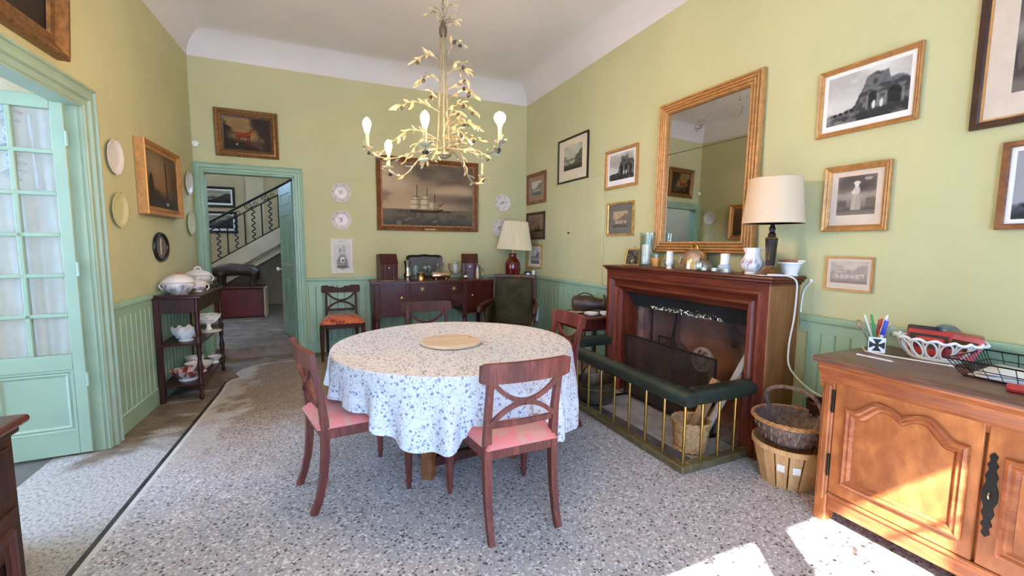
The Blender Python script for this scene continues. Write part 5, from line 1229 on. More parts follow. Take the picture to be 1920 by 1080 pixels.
# ------------------------------------------------------------------ three-tier console on the left with china
CX0, CX1, CY0, CY1 = -1.305, -.985, 4.56, 5.56
cn = thing('console_table', 'narrow three-tier mahogany side table against the left wall', 'table', (0, 0, 0))
MB().box(CX0-.005, CX1+.02, CY0-.02, CY1+.02, .915, .935, .006, 2).build('top_tier', 'dark_mahogany', cn, 30)
MB().box(CX0+.002, CX1-.006, CY0+.004, CY1-.004, .79, .915, .003).build('drawer_case', 'dark_mahogany', cn, 0)
MB().box(CX0-.005, CX0+.012, CY0-.02, CY1+.02, .935, .965, .004).box(CX0, CX1*.9+CX0*.1, CY0-.02, CY0-.006, .935, .955, .004).build('gallery', 'dark_mahogany', cn, 0)
for z in (.52, .155): MB().box(CX0+.005, CX1+.008, CY0-.01, CY1+.01, z-.018, z, .004).build('shelf', 'dark_mahogany', cn, 0)
for x in (CX0+.022, CX1-.018):
    for y in (CY0+.02, CY1-.02):
        if x < -1.2: MB().box(x-.022, x+.022, y-.022, y+.022, 0, .92, .003).build('leg', 'dark_mahogany', cn, 0)
        else:
            pr = [(0, 0), (.014, 0), (.02, .03), (.013, .05), (.018, .10), (.022, .12), (.022, .17), (.014, .19), (.020, .24), (.025, .30), (.016, .35), (.014, .38), (.022, .42), (.016, .46), (.022, .485), (.022, .53), (.014, .55), (.021, .60), (.025, .66), (.016, .71), (.021, .75), (.021, .92)]
            MB().lathe(pr, 14, (x, y, 0)).build('leg', 'dark_mahogany', cn, 40)
def china_fn(base, ink, ink2, freq=9, lo=.35, hi=.7, H=.1):
    def f(r, a, z):
        img = np.zeros(r.shape+(3,))+np.asarray(base, float); q = z/H
        img = mixc(img, (ss(lo-.05, lo+.05, q)*(1-ss(hi-.05, hi+.05, q)))*ss(.2, .8, np.sin(a*freq)*np.cos(q*14+a*3)), ink); img = mixc(img, (ss(lo, lo+.1, q)*(1-ss(hi-.1, hi, q)))*ss(.5, .9, np.cos(a*freq*1.5+q*9))*.7, ink2); return img
    return f
def tureen(label, loc, R, H, foot, fn, knob_mat='porcelain', sx=1., lidh=.05):
    t_ = thing('tureen', label, 'tureen', loc, .3)
    p = [(0, 0), (R*.55, 0), (R*.5, foot*.3), (R*.35, foot*.6), (R*.5, foot), (R*.9, foot+H*.35), (R, foot+H*.7), (R*.98, foot+H*.92), (R*1.06, foot+H), (R, foot+H), (0, foot+H*.9)]
    o = lathe_col('bowl', t_, p, 40, fn); o.scale = (sx, 1, 1)
    z = foot+H; p = [(R*1.08, z), (R*1.06, z+.008), (R*.8, z+lidh*.5), (R*.45, z+lidh*.8), (R*.2, z+lidh*.92), (0, z+lidh*.95)]
    o = lathe_col('lid', t_, p, 40, fn); o.scale = (sx, 1, 1)
    if knob_mat == 'loop': MB().tube([(.028*cos(a*PI/10), 0, z+lidh*.85+.03*sin(a*PI/10)) for a in range(11)], .008, 8).build('loop_handle', 'porcelain', o)
    else: MB().lathe([(.012, 0), (.01, .008), (.022, .018), (.012, .03), (0, .034)], 12, (0, 0, z+lidh*.9)).build('lid_knob', knob_mat, o)
    for s_ in (-1, 1): MB().tube([(s_*(R*.97*sx+.022*sin(a*PI/8)), 0, z-.02-.008*a+.02) for a in range(9)], .006, 6).build('handle', 'porcelain', t_)
    return t_
tureen('white covered dish with flower garlands and pink knob, nearest on the console', (-1.155, 4.73, .936), .118, .10, .016, china_fn((228, 222, 218), (130, 110, 120), (110, 120, 130), 8, .3, .8, .116), 'terracotta', 1.0, .075)
tureen('white footed soup tureen with loop handle on the console', (-1.13, 5.30, .936), .105, .09, .05, lambda r, a, z: np.zeros(r.shape+(3,))+np.asarray((226, 222, 214), float), 'loop', 1.05, .06)
tureen('small white covered sauce dish between the two large tureens', (-1.07, 4.99, .936), .062, .06, .015, china_fn((228, 222, 218), (140, 110, 116), (110, 124, 130), 6, .4, .8, .075), 'porcelain', 1.1, .035)
t_ = thing('wooden_tray', 'small dark wooden tray at the far end of the console top', 'tray', (-1.10, 5.47, .936)); xf(MB().ring(-.10, .10, -.08, .08, [(0, 0), (0, .02), (.01, .02), (.014, .006)]), RX(-PI/2)).box(-.09, .09, -.07, .07, .001, .008, .002).build('tray_body', 'dark_oak', t_, 0)
def scallop_bowl(label, loc, R, H, mat, lobes=12, amp=.06, fn=None, name='bowl', foot=.02):
    t_ = thing(name, label, 'bowl', loc)
    p = [(0, 0), (R*.55, 0), (R*.55, foot*.6), (R*.45, foot), (R*.62, foot+H*.15), (R*.88, foot+H*.6), (R, foot+H), (R*.96, foot+H), (R*.82, foot+H*.6), (R*.5, foot+H*.15), (0, foot+.008)]
    wb = lambda a, j: amp*abs(cos(a*lobes/2))*(1 if 4 < j < 9 else 0)
    if fn: lathe_col('bowl', t_, p, 72, fn, wob=wb)
    else: MB().lathe(p, 72, wob=wb).build('bowl', mat, t_, 50)
    return t_
t_ = scallop_bowl('white scalloped fruit bowl on the middle shelf of the console', (-1.125, 4.72, .521), .105, .085, 'porcelain', 10, .09)
for k in range(10):
    a = k*2*PI/10+.31; MB().grid(lambda u, v: ((.075+.035*v)*cos(a+(u-.5)*.55*(1-.4*abs(v*2-1)))*1.04, (.075+.035*v)*sin(a+(u-.5)*.55*(1-.4*abs(v*2-1)))*1.04, .03+.085*v+.012*sin(PI*u)*v), 7, 6).build('petal', 'porcelain', t_, 60)
t_ = thing('compote', 'white pierced footed compote on the middle shelf of the console', 'dish', (-1.03, 5.12, .521))
MB().lathe([(0, 0), (.105, 0), (.11, .008), (.10, .012), (.03, .02), (.018, .05), (.022, .085), (.06, .10), (0, .10)], 32).build('stem_and_plate', 'porcelain', t_, 40)
for z, r_ in ((.10, .062), (.135, .093), (.165, .105)): MB().tube([(r_*cos(a*PI/20), r_*sin(a*PI/20), z) for a in range(40)], .006, 6, closed=True).build('rim_ring', 'porcelain', t_)
mb = MB()
for k in range(24):
    a = k*PI/12
    for z0, z1, r0, r1, s_ in ((.10, .135, .062, .093, 1), (.135, .165, .093, .105, -1), (.10, .135, .062, .093, -1), (.135, .165, .093, .105, 1)): mb.tube([(r0*cos(a), r0*sin(a), z0), (r1*cos(a+.13*s_), r1*sin(a+.13*s_), z1)], .004, 5)
mb.build('pierced_lattice', 'porcelain', t_, 40)
t_ = thing('silver_dish', 'small silver covered dish on the middle shelf of the console', 'dish', (-1.12, 4.94, .521)); MB().lathe([(0, 0), (.05, 0), (.07, .03), (.075, .05), (.04, .075), (.01, .085), (.012, .095), (0, .10)], 24).build('body', 'silver', t_)
def imari(r, a, z):
    img = np.zeros(r.shape+(3,))+np.asarray((222, 212, 208), float); q = z/.1
    img = mixc(img, ss(.1, .5, np.sin(a*6+q*3))*ss(.2, .3, q), (140, 34, 40)); img = mixc(img, ss(.4, .8, np.cos(a*9-q*8))*ss(.3, .4, q)*.9, (60, 30, 56)); img = mixc(img, ss(.6, .9, np.sin(a*15+q*22))*ss(.2, .4, q)*.8, (196, 120, 90)); return img
scallop_bowl('red and white patterned porcelain bowl on the lowest shelf of the console', (-1.13, 4.73, .156), .13, .075, None, 16, .02, imari)
scallop_bowl('plain white oval bowl behind the red bowl on the lowest shelf', (-1.10, 4.98, .156), .11, .07, 'porcelain', 2, .06)
scallop_bowl('white deep bowl near the wall on the lowest shelf of the console', (-1.17, 5.17, .156), .085, .09, 'plate_gray', 2, .0)
scallop_bowl('small pale footed bowl at the far end of the lowest shelf', (-1.03, 5.30, .156), .065, .045, 'plate_gray', 2, .0, foot=.028)
# ------------------------------------------------------------------ animal figure on a chest in the hall
hc = thing('hall_chest', 'long dark red wooden chest under the stairs in the hall', 'chest', (-1.40, 8.72, HF))
MB().box(-.56, .50, -.20, .20, .02, .50, .01).build('body', 'trunk_red', hc, 0); MB().box(-.575, .515, -.212, .212, .50, .53, .008).build('lid', 'mahogany_top', hc, 0); MB().box(.50, .53, -.205, .205, .0, .51, .008).build('end_board', 'hall_stone', hc, 0)
MB().box(-.57, .51, -.205, .205, 0, .03, .004).build('plinth', 'dark_oak', hc, 0)
an = thing('animal_figure', 'dark brown carved four-legged animal figure standing on the hall chest', 'figure', (-1.33, 8.70, HF+.531), 0)
mb = MB().tube([(-.30, 0, .23), (-.22, 0, .27), (-.05, 0, .29), (.14, 0, .28), (.26, 0, .26), (.33, 0, .22), (.345, 0, .19)], [.075, .105, .112, .10, .108, .095, .05], 14)
mb.tube([(-.26, 0, .27), (-.36, 0, .22), (-.43, 0, .13), (-.47, 0, .07)], [.09, .078, .058, .042], 12)
for x, y in ((-.20, -.06), (-.17, .06), (.27, -.06), (.30, .06)): mb.tube([(x, y, .23), (x+(.02 if x > 0 else -.01), y, .13), (x-(.02 if x > 0 else 0), y, .06), (x-.005, y, .0)], [.062, .042, .03, .036], 10)
for s_ in (-1, 1): mb.tube([(-.37, .05*s_, .24), (-.36, .10*s_, .27)], [.03, .012], 8)
mb.tube([(.345, 0, .24), (.375, 0, .16), (.37, 0, .07)], [.02, .014, .016], 8)
o = mb.build('body', 'dark_hide', an, 60); md = o.modifiers.new('fuse', 'REMESH'); md.mode = 'VOXEL'; md.voxel_size = .012; md.use_smooth_shade = True
md = o.modifiers.new('soft', 'SMOOTH'); md.iterations = 4
# ------------------------------------------------------------------ provincial buffet on the right
bf = thing('buffet_cabinet', 'honey-coloured provincial buffet with shaped door panels under the right wall', 'cabinet', (0, 0, 0))
BX, BY0, BY1, BZ = 2.325, .10, 1.315, .86
MB().box(BX-.05, XR-.022, BY0-.04, BY1+.035, BZ-.03, BZ, .011, 3).build('worktop', 'chest_top', bf, 30)
PB = [(0, .70), (0, .725), (-.006, .735), (-.006, .75), (-.014, .765), (-.026, .785), (-.03, .80), (-.024, .812), (-.034, .82), (-.038, .83), (0.05, .83), (.05, .70)]
MB().prism([(BX+x, z) for x, z in PB], BY0-.01, BY1+.012, 'y').build('cornice_moulding', 'oak_chest_rail', bf, 30)
MB().box(BX+.02, XR-.026, BY0+.02, BY1-.004, .14, .83).build('carcass', 'oak_chest', bf, 0)
MB().box(BX-.004, BX+.07, BY1-.058, BY1, 0, .80, .006).box(BX-.012, BX+.01, BY1-.046, BY1-.012, .12, .72, .006).build('corner_stile', 'oak_chest', bf, 30)
MB().box(BX-.004, BX+.07, BY0, BY0+.058, 0, .80, .006).build('corner_stile', 'oak_chest', bf, 30)
for y in (BY0, BY1-.06): MB().box(XR-.09, XR-.026, y, y+.06, 0, .2, .004).build('rear_foot', 'oak_chest', bf, 0)
MB().box(BX, BX+.04, BY0+.058, BY1-.058, .075, .155, .005).box(BX-.01, BX+.02, BY0+.058, BY1-.058, .145, .165, .006).build('bottom_rail', 'oak_chest_rail', bf, 30)
MB().box(BX, BX+.04, BY0+.058, BY1-.058, .735, .80, .004).build('top_rail', 'oak_chest_rail', bf, 0)
def shaped(y0, y1, z0, zs, zp, zd, n_=14):
    """closed outline: square bottom, double-arched top with a dip in the middle; y decreasing = viewer's right"""
    W = y0-y1; P = [(y0, z0)]; top = []
    for i in range(4*n_+1):
        t_ = i/(4*n_)
        if t_ < .06 or t_ > .94: z = zs
        else:
            s_ = (t_-.06)/.88; s_ = s_ if s_ <= .5 else 1-s_      # 0 at shoulder, .5 at the middle dip
            if s_ < .28: q = s_/.28; z = zs+(zp-zs)*(q*q*(3-2*q))
            else: q = (s_-.28)/.22; z = zp-(zp-zd)*q**2.0
        top.append((y0-W*t_, z))
    return P+top+[(y1, z0)]
def inset(P, d):
    n_ = len(P); out = []; c = Vector((sum(p[0] for p in P)/n_, sum(p[1] for p in P)/n_))
    for i in range(n_):
        a, b_, c2 = Vector(P[i-1]), Vector(P[i]), Vector(P[(i+1) % n_]); t1, t2 = (b_-a), (c2-b_)
        if t1.length < 1e-7 or t2.length < 1e-7: out.append((b_.x, b_.y)); continue
        n1, n2 = Vector((t1.y, -t1.x)).normalized(), Vector((t2.y, -t2.x)).normalized(); m_ = (n1+n2)
        m_ = m_.normalized() if m_.length > 1e-6 else n1; k_ = d/max(.5, m_.dot(n1)); out.append((b_.x+m_.x*k_, b_.y+m_.y*k_))
    return out
def buffet_door(y0, y1, hinge_left):
    d_ = MB().box(BX-.006, BX+.018, y1+.003, y0-.003, .168, .735, .004).build('door', 'oak_chest', bf, 0)
    O = shaped(y0-.055, y1+.035, .235, .628, .70, .664)
    sgn = 1
    area = sum(O[i][0]*O[(i+1) % len(O)][1]-O[(i+1) % len(O)][0]*O[i][1] for i in range(len(O)))
    sgn = -1 if area > 0 else 1
    rings = [(0, .004), (.004, .016), (.014, .021), (.022, .012), (.032, .015), (.042, .004), (.046, -.0), (.05, -.0)]
    mb = MB(); n_ = len(O); V = []
    for di, h in rings: V += [(BX-.006-h, p[0], p[1]) for p in shaped(y0-.055-di, y1+.035+di, .235+di, .628-di, .70-di, .664-di)]
    mb.add(V, [(j*n_+i, j*n_+(i+1) % n_, (j+1)*n_+(i+1) % n_, (j+1)*n_+i) for j in range(len(rings)-1) for i in range(n_)])
    mb.build('shaped_moulding', 'oak_chest_rail', d_, 35)
    I = shaped(y0-.055-.045, y1+.035+.045, .28, .583, .655, .619); mb = MB().prism([(p[0], p[1]) for p in I], BX-.0095, BX-.004, 'x'); mb.build('field_panel', 'oak_chest', d_, 0)
    for z in (.25, .58): MB().lathe([(0, 0), (.005, .004), (.006, .01), (.006, .11), (.005, .116), (0, .12)], 10, (BX-.010, (y0+.002) if hinge_left else (y1-.002), z)).build('hinge', 'iron', d_)
    return d_
buffet_door(1.255, .72, True); rd = buffet_door(.715, .16, False)
LK = [(0, .17), (.012, .155), (.007, .135), (.016, .12), (.009, .10), (.018, .075), (.013, .05), (.022, .02), (.022, -.02), (.013, -.05), (.018, -.075), (.009, -.10), (.016, -.12), (.007, -.135), (.012, -.155), (0, -.17)]
MB().prism([(.690+y, .462+z) for y, z in LK]+[(.690-y, .462+z) for y, z in LK[::-1]], BX-.012, BX-.006, 'x').build('lock_plate', 'iron', rd, 0)
MB().tube([(BX-.014, .690, .472), (BX-.02, .690, .462), (BX-.014, .690, .45)], .004, 6).build('keyhole', 'silver', rd)
BT = BZ+.001
# things on the buffet
ph = thing('pen_holder', 'clear square pen holder showing a black flared cross on white', 'pen holder', (2.625, 1.245, BT), rad(-62))
hs, hh = .038, .092
MB().box(-hs, hs, -hs, hs, 0, .004).box(-hs, hs, -hs, -hs+.003, 0, hh).box(-hs, hs, hs-.003, hs, 0, hh).box(-hs, -hs+.003, -hs, hs, 0, hh).box(hs-.003, hs, -hs, hs, 0, hh).build('clear_walls', 'clear_glass', ph, 0)
def cross_plate(par, M):
    xf(MB().box(-.034, .034, -.001, .001, .008, .086), M).build('white_square', 'white_paint', par, 0)
    mb = MB(); c = .047
    for k in range(4):
        R2 = Matrix.Rotation(k*PI/2, 4, 'Y'); mb.add([TR(0, -.0016, c) @ R2 @ Vector(p) for p in ((-.005, 0, .0), (.005, 0, 0), (.007, 0, .012), (.019, 0, .031), (-.019, 0, .031), (-.007, 0, .012))], [(0, 1, 2, 3, 4, 5)])
    xf(mb, M).build('flared_cross', 'frame_black', par, 0, fix=False)
cross_plate(ph, TR(0, -hs-.002, 0))
MB().box(-.034, .034, hs-.006, hs-.004, .008, .086).build('white_square', 'gray_plastic', ph, 0)
def pen(label, mat, p0, p1, r=.0045, cap=None, name='pen'):
    t_ = thing(name, label, 'pen', (2.625+p0[0], 1.245+p0[1], BT+.006)); L = Vector((p1[0]-p0[0], p1[1]-p0[1], p1[2])); M = align((0, 0, 0), L); l = L.length
    xf(MB().lathe([(0, 0), (r*.6, .003), (r, .012), (r, l-.006), (r*.7, l), (0, l)], 8), M).build('barrel', mat, t_)
    if cap: xf(MB().lathe([(0, l*.55), (r*1.25, l*.55), (r*1.25, l*.96), (r*.6, l), (0, l+.002)], 8), M).build('cap', cap, t_)
    return t_
pen('white pen leaning left in the pen holder', 'white_plastic', (.01, .0), (-.02, .055, .185))
pen('green pen in the pen holder', 'green_plastic', (.0, -.01), (-.01, .03, .19), .006)
pen('red pen in the pen holder', 'red_plastic', (.012, .01), (.03, .0, .17), .0055)
pen('second red pencil in the pen holder, thinner', 'red_plastic', (.0, .012), (.03, .012, .165), .0035)
pen('peach-coloured pen leaning right in the pen holder', 'peach_plastic', (-.006, .008), (-.02, -.045, .2), .005, 'white_plastic')
pen('thick blue marker with white tip end in the pen holder', 'white_plastic', (-.012, -.008), (-.03, -.05, .175), .0075, 'blue_plastic')
pen('gray pencil at the right of the pen holder', 'gray_plastic', (.005, -.012), (.02, -.05, .15), .004)
t_ = thing('scissors', 'scissors with small brown ring handle standing in the pen holder', 'scissors', (2.625, 1.245, BT+.006))
MB().tube([(.012, .015, 0), (-.02, .065, .12)], .004, 6).build('blade', 'silver', t_); MB().tube([(-.024+.016*cos(a*PI/8)*.6, .074+.018*cos(a*PI/8), .135+.018*sin(a*PI/8)) for a in range(16)], .003, 5, closed=True).build('ring_handle', 'terracotta', t_)
t_ = thing('loose_pen', 'slim white pen lying alone on the buffet top', 'pen', (2.468, 1.175, BT), rad(0)); MB().tube([(.0, .075, .005), (-.005, -.075, .005)], .0045, 8).build('barrel', 'white_plastic', t_); MB().tube([(-.005, -.075, .005), (-.006, -.085, .005)], [.004, .0015], 8).build('tip', 'silver', t_)
# lattice basket with wallets
wb_k = thing('lattice_basket', 'white pierced ceramic basket full of wallets on the buffet', 'basket', (2.755, 1.055, BT), rad(-80))
SXB = 1.3
mb = MB().lathe([(0, 0), (.082, 0), (.086, .008), (.08, .014), (0, .012)], 40, sx=SXB); mb.build('base_plate', 'porcelain', wb_k, 40)
rim = [((.124+.006*cos(a*16*2*PI/96))*cos(a*2*PI/96)*SXB, (.124+.006*cos(a*16*2*PI/96))*sin(a*2*PI/96), .098+.006*sin(a*16*2*PI/96)) for a in range(96)]
MB().tube(rim, .0075, 8, closed=True).build('scalloped_rim', 'porcelain', wb_k, 60)
ov = None
for k in range(16):
    a = 2*PI*k/16; r_ = .103; c0 = Vector((r_*cos(a)*SXB, r_*sin(a), .054)); tang = Vector((-sin(a)*SXB, cos(a), 0)).normalized(); upv = Vector((.036*cos(a)*SXB, .036*sin(a), .080)).normalized()
    MB().tube([c0+tang*.021*cos(q*PI/10)+upv*.042*sin(q*PI/10) for q in range(20)], .0045, 5, closed=True).build('pierced_oval', 'porcelain', wb_k, 60)
    c1 = (.08*cos(a+PI/16)*SXB, .08*sin(a+PI/16), .012); c2 = (.12*cos(a+PI/16)*SXB, .12*sin(a+PI/16), .095)
    MB().tube([c1, ((c1[0]+c2[0])/2*.97, (c1[1]+c2[1])/2*.97, .05), c2], [.004, .003, .005], 5).build('rib', 'porcelain', wb_k, 60)
def wallet(label, mat, y, x, z, W, H, T, tilt, yaw, extra=None):
    t_ = thing('wallet', label, 'wallet', (x, y, z), yaw, 'wallets in the lattice basket', tilt)
    MB().box(-W/2, W/2, -T/2, T/2, 0, H, T*.35, 2).build('cover', mat, t_, 30)
    if extra: MB().box(-W/2+.01, W/2-.01, -T/2-.003, -T/2+.002, H*.35, H*.8, .001).build('card_slot', extra, t_, 0)
    return t_
wallet('black leather wallet at the left back of the lattice basket', 'black_leather', 1.13, 2.79, BT+.02, .13, .13, .02, -.25, ROT_R+.2)
wallet('red leather wallet with dark slots at the left of the lattice basket', 'red_leather', 1.10, 2.765, BT+.02, .17, .115, .022, -.3, ROT_R+.1, 'black_leather')
wallet('wine-red purse in front of the red wallet in the lattice basket', 'red_plastic', 1.075, 2.715, BT+.022, .11, .085, .025, -.2, ROT_R, 'black_leather')
wallet('brown leather notebook leaning right in the lattice basket', 'tan_leather', .99, 2.765, BT+.02, .15, .125, .024, -.35, ROT_R-.25)
wallet('pink striped wallet leaning at the right end of the lattice basket', 'pink_leather', .97, 2.73, BT+.02, .13, .115, .018, -.45, ROT_R-.35, 'frame_dark')
t_ = thing('glass_disc', 'pale blue round glass disc standing behind the wallets', 'disc', (2.825, 1.05, BT+.035), ROT_R); MB().lathe([(0, 0), (.06, 0), (.064, .006), (.06, .012), (0, .012)], 28, M=TR(0, 0, .07) @ RX(PI/2)).build('disc', 'tablet_glass', t_, 40)
MB().lathe([(0, .012), (.012, .014), (0, .02)], 12, M=TR(0, 0, .07) @ RX(PI/2)).build('boss', 'white_plastic', t_)
# wire tray with papers
wt = thing('wire_tray', 'dark wire letter tray lying at the right on the buffet', 'tray', (2.63, .70, BT), 0)
def rr_(x0, x1, y0, y1, z): return [(x0, y0, z), (x1, y0, z), (x1, y1, z), (x0, y1, z)]
B0 = (-.14, .13, -.16, .16); T0 = (-.185, .18, -.205, .205)
for bnd, z, r_ in ((B0, .004, .003), (T0, .075, .0035), (tuple((p+q)/2 for p, q in zip(B0, T0)), .04, .0022)): MB().tube(rr_(*bnd, z), r_, 5, closed=True).build('wire_frame', 'iron', wt)
wr = MB()
for i in range(9):
    f_ = i/8; y0 = B0[2]+(B0[3]-B0[2])*f_; y1 = T0[2]+(T0[3]-T0[2])*f_
    for s_ in (0, 1): wr.tube([(B0[s_], y0, .004), (T0[s_], y1, .075)], .0016, 4)
    wr.tube([(B0[0], y0, .004), (B0[1], y0, .004)], .0016, 4)
for i in range(13):
    f_ = i/12; x0 = B0[0]+(B0[1]-B0[0])*f_; x1 = T0[0]+(T0[1]-T0[0])*f_
    for s_ in (2, 3): wr.tube([(x0, B0[s_], .004), (x1, T0[s_], .075)], .0016, 4)
o = wr.build('fine_wires', 'iron', wt); o['kind'] = 'stuff'
for k in range(3):
    t_ = thing('paper_sheet', ('bottom', 'middle', 'top')[k]+' white paper sheet of the pile in the wire tray', 'paper', (2.628+.004*k, .70-.006*k, BT+.0065+.0085*k), .03*k-.03, 'papers in the wire tray'); MB().grid(lambda u, v: (-.125+.25*u, -.15+.30*v, .004*sin(u*3+k)*sin(v*4)), 6, 6).build('sheet', 'paper', t_, 60); solidify(t_.children[0], .004)
t_ = thing('red_folder', 'dark red spectacle case at the right edge before the wire tray', 'case', (2.42, .64, BT), .3); MB().box(-.035, .035, -.07, .07, 0, .025, .011, 3).build('case_body', 'red_leather', t_, 40); MB().box(-.0352, .0352, -.0702, .0702, .012, .0135).build('seam', 'frame_dark', t_, 0)
t_ = thing('white_cable', 'thin white cable running along the buffet top behind the pen holder', 'cable', (0, 0, 0))
MB().tube([(2.86, 1.34, BT+.004), (2.80, 1.34, BT+.004), (2.68, 1.335, BT+.004), (2.585, 1.27, BT+.004), (2.58, 1.18, BT+.004), (2.60, 1.08, BT+.004), (2.63, .96, BT+.004)], .004, 8).build('cable', 'cord_white', t_); MB().tube([(2.63, .96, BT+.004), (2.635, .94, BT+.004)], .006, 8).build('plug', 'white_plastic', t_)
# ------------------------------------------------------------------ cabinet at the lower left edge
lc = thing('side_cabinet', 'dark carved oak cabinet with moulded top cut by the lower left edge', 'cabinet', (0, 0, 0))
QX0, QX1, QY0, QY1, QZ = -1.395, -.915, .95, 1.862, .845
MB().box(QX0, QX1+.038, QY0-.03, QY1+.026, QZ-.028, QZ, .013, 3).build('worktop', 'mahogany_top', lc, 40)
MB().box(QX0, QX1+.015, QY0, QY1+.012, QZ-.055, QZ-.028, .008, 2).box(QX0, QX1, QY0, QY1, .02, QZ-.055, .006).build('carcass', 'dark_oak', lc, 30)
MB().box(QX0, QX1+.02, QY0-.01, QY1+.02, 0, .09, .01).build('plinth', 'dark_oak', lc, 30)
for y0, y1 in ((QY0+.03, 1.33), (1.35, QY1-.03)):
    d_ = MB().box(QX1-.01, QX1+.012, y0, y1, .12, .56, .003).build('door', 'dark_oak', lc, 0)
    xf(MB().ring(-(y1-y0)/2+.04, (y1-y0)/2-.04, .17, .51, [(0, 0), (.006, .012), (.02, .014), (.03, .004), (.05, .004), (.07, .012)]), TR(QX1+.012, (y0+y1)/2, 0) @ RZ(PI/2)).build('panel_moulding', 'mahogany', d_, 30)
    q = MB().box(QX1-.01, QX1+.012, y0, y1, .60, .76, .003).build('drawer', 'dark_oak', lc, 0); MB().lathe([(.006, 0), (.014, .014), (0, .024)], 12, M=TR(QX1+.012, (y0+y1)/2, .68) @ RY(PI/2)).build('knob', 'brass_aged', q)
# ------------------------------------------------------------------ things on the mantelpiece
MZ = ZS+.001
picture('leaning_picture', 'small dark picture in gold frame leaning at the far end of the mantel', ((2.735, 3.33, MZ), ROT_R), (-.105, .105), 0, .165, .014, 'gilt_light', p_texture(3, (112, 98, 84), (66, 58, 52)), tilt=-.22, deep=.6)
lp = [o for o in COL.objects if o.name.startswith('leaning_picture')][0]
MB().tube([(.0+.010*cos(a*PI/8), -.004, .175+.012*sin(a*PI/8)) for a in range(16)], .0022, 5, closed=True).build('hanging_ring', 'brass_aged', lp)
t_ = thing('glass_paperweight', 'round faceted glass paperweight on the mantel beside the leaning picture', 'paperweight', (2.70, 3.27, MZ)); o = MB().lathe([(0, 0), (.022, .002), (.042, .024), (.046, .045), (.04, .066), (.022, .086), (0, .092)], 12).build('glass_ball', 'thick_glass', t_, 20); MB().lathe([(0, .02), (.02, .03), (.022, .045), (.012, .06), (0, .065)], 8).build('silver_core', 'silver', t_, 10)
t_ = thing('glass_vase', 'tall clear trumpet-shaped glass vase on the mantel', 'vase', (2.82, 3.22, MZ)); MB().lathe([(0, 0), (.05, 0), (.052, .01), (.026, .03), (.024, .05), (.036, .14), (.062, .29), (.058, .29), (.033, .14), (.02, .055), (0, .045)], 28).build('glass', 'thick_glass', t_, 50)
t_ = thing('hurricane_glass', 'tall clear hurricane glass around a white candle on the mantel', 'glass', (2.74, 3.13, MZ)); MB().lathe([(0, 0), (.055, 0), (.056, .01), (.05, .022), (.056, .1), (.07, .31), (.067, .31), (.053, .1), (.046, .026), (0, .022)], 32).build('glass_shade', 'thick_glass', t_, 50)
t_ = thing('pillar_candle', 'thick white candle standing inside the hurricane glass', 'candle', (2.74, 3.13, MZ+.024)); MB().lathe([(0, 0), (.042, 0), (.043, .02), (.043, .17), (.038, .176), (0, .172)], 24).build('wax', 'candle_wax', t_, 40); MB().tube([(0, 0, .17), (.002, 0, .185)], .0015, 5).build('wick', 'frame_black', t_)
t_ = thing('candle_glass', 'small glass with orange candle wax on the mantel', 'candle', (2.69, 2.95, MZ)); MB().lathe([(0, 0), (.036, 0), (.038, .006), (.050, .115), (.048, .115), (.036, .01), (0, .01)], 24).build('glass', 'clear_glass', t_, 40); plain('orange_wax', (236, 150, 30), .5, var=.06); MB().lathe([(0, .011), (.035, .011), (.045, .085), (0, .086)], 24).build('orange_wax', 'orange_wax', t_, 40)
t_ = thing('glass_dish', 'low clear glass dish behind the small white candle', 'dish', (2.78, 2.88, MZ)); MB().lathe([(0, 0), (.03, 0), (.045, .02), (.05, .07), (.047, .07), (.04, .02), (0, .008)], 20).build('glass', 'thick_glass', t_, 40)
t_ = thing('candle_holder', 'white china candle cup holding a short candle left of the silver dome', 'candle holder', (2.69, 2.79, MZ)); MB().lathe([(0, 0), (.026, 0), (.02, .012), (.018, .02), (.034, .045), (.036, .06), (.03, .06), (0, .05)], 20).build('cup', 'porcelain', t_, 40)
t_ = thing('white_candle', 'short white candle in the china cup left of the silver dome', 'candle', (2.69, 2.79, MZ+.055)); MB().lathe([(0, 0), (.027, 0), (.027, .085), (.022, .09), (0, .088)], 20).build('wax', 'candle_wax', t_, 40); MB().tube([(0, 0, .086), (0, .001, .097)], .0012, 5).build('wick', 'frame_black', t_)
t_ = thing('food_dome', 'polished silver domed dish cover with loop handle on the mantel', 'dish cover', (2.73, 2.565, MZ))
MB().lathe([(0, .0), (.135, 0), (.14, .006), (.13, .012), (0, .01)], 40, sx=.9).build('tray', 'silver', t_, 40)
MB().lathe([(.125, .014), (.124, .045), (.116, .085), (.098, .122), (.07, .148), (.035, .162), (0, .166)], 48, sx=.9).build('dome', 'rose_silver', t_, 60)
MB().tube([(0, .032*cos(a*PI/10), .163+.034*sin(a*PI/10)) for a in range(11)], .006, 8).build('loop_handle', 'brass', t_)
t_ = thing('glass_teapot', 'small round clear glass jar at the right of the silver dome', 'jar', (2.66, 2.41, MZ)); MB().lathe([(0, 0), (.035, 0), (.055, .02), (.06, .045), (.05, .07), (.025, .085), (.022, .085), (.046, .068), (.056, .045), (.05, .02), (0, .006)], 28).build('glass', 'thick_glass', t_, 50); MB().lathe([(0, .085), (.024, .086), (.012, .094), (.010, .106), (0, .11)], 16).build('glass_lid', 'thick_glass', t_, 40)
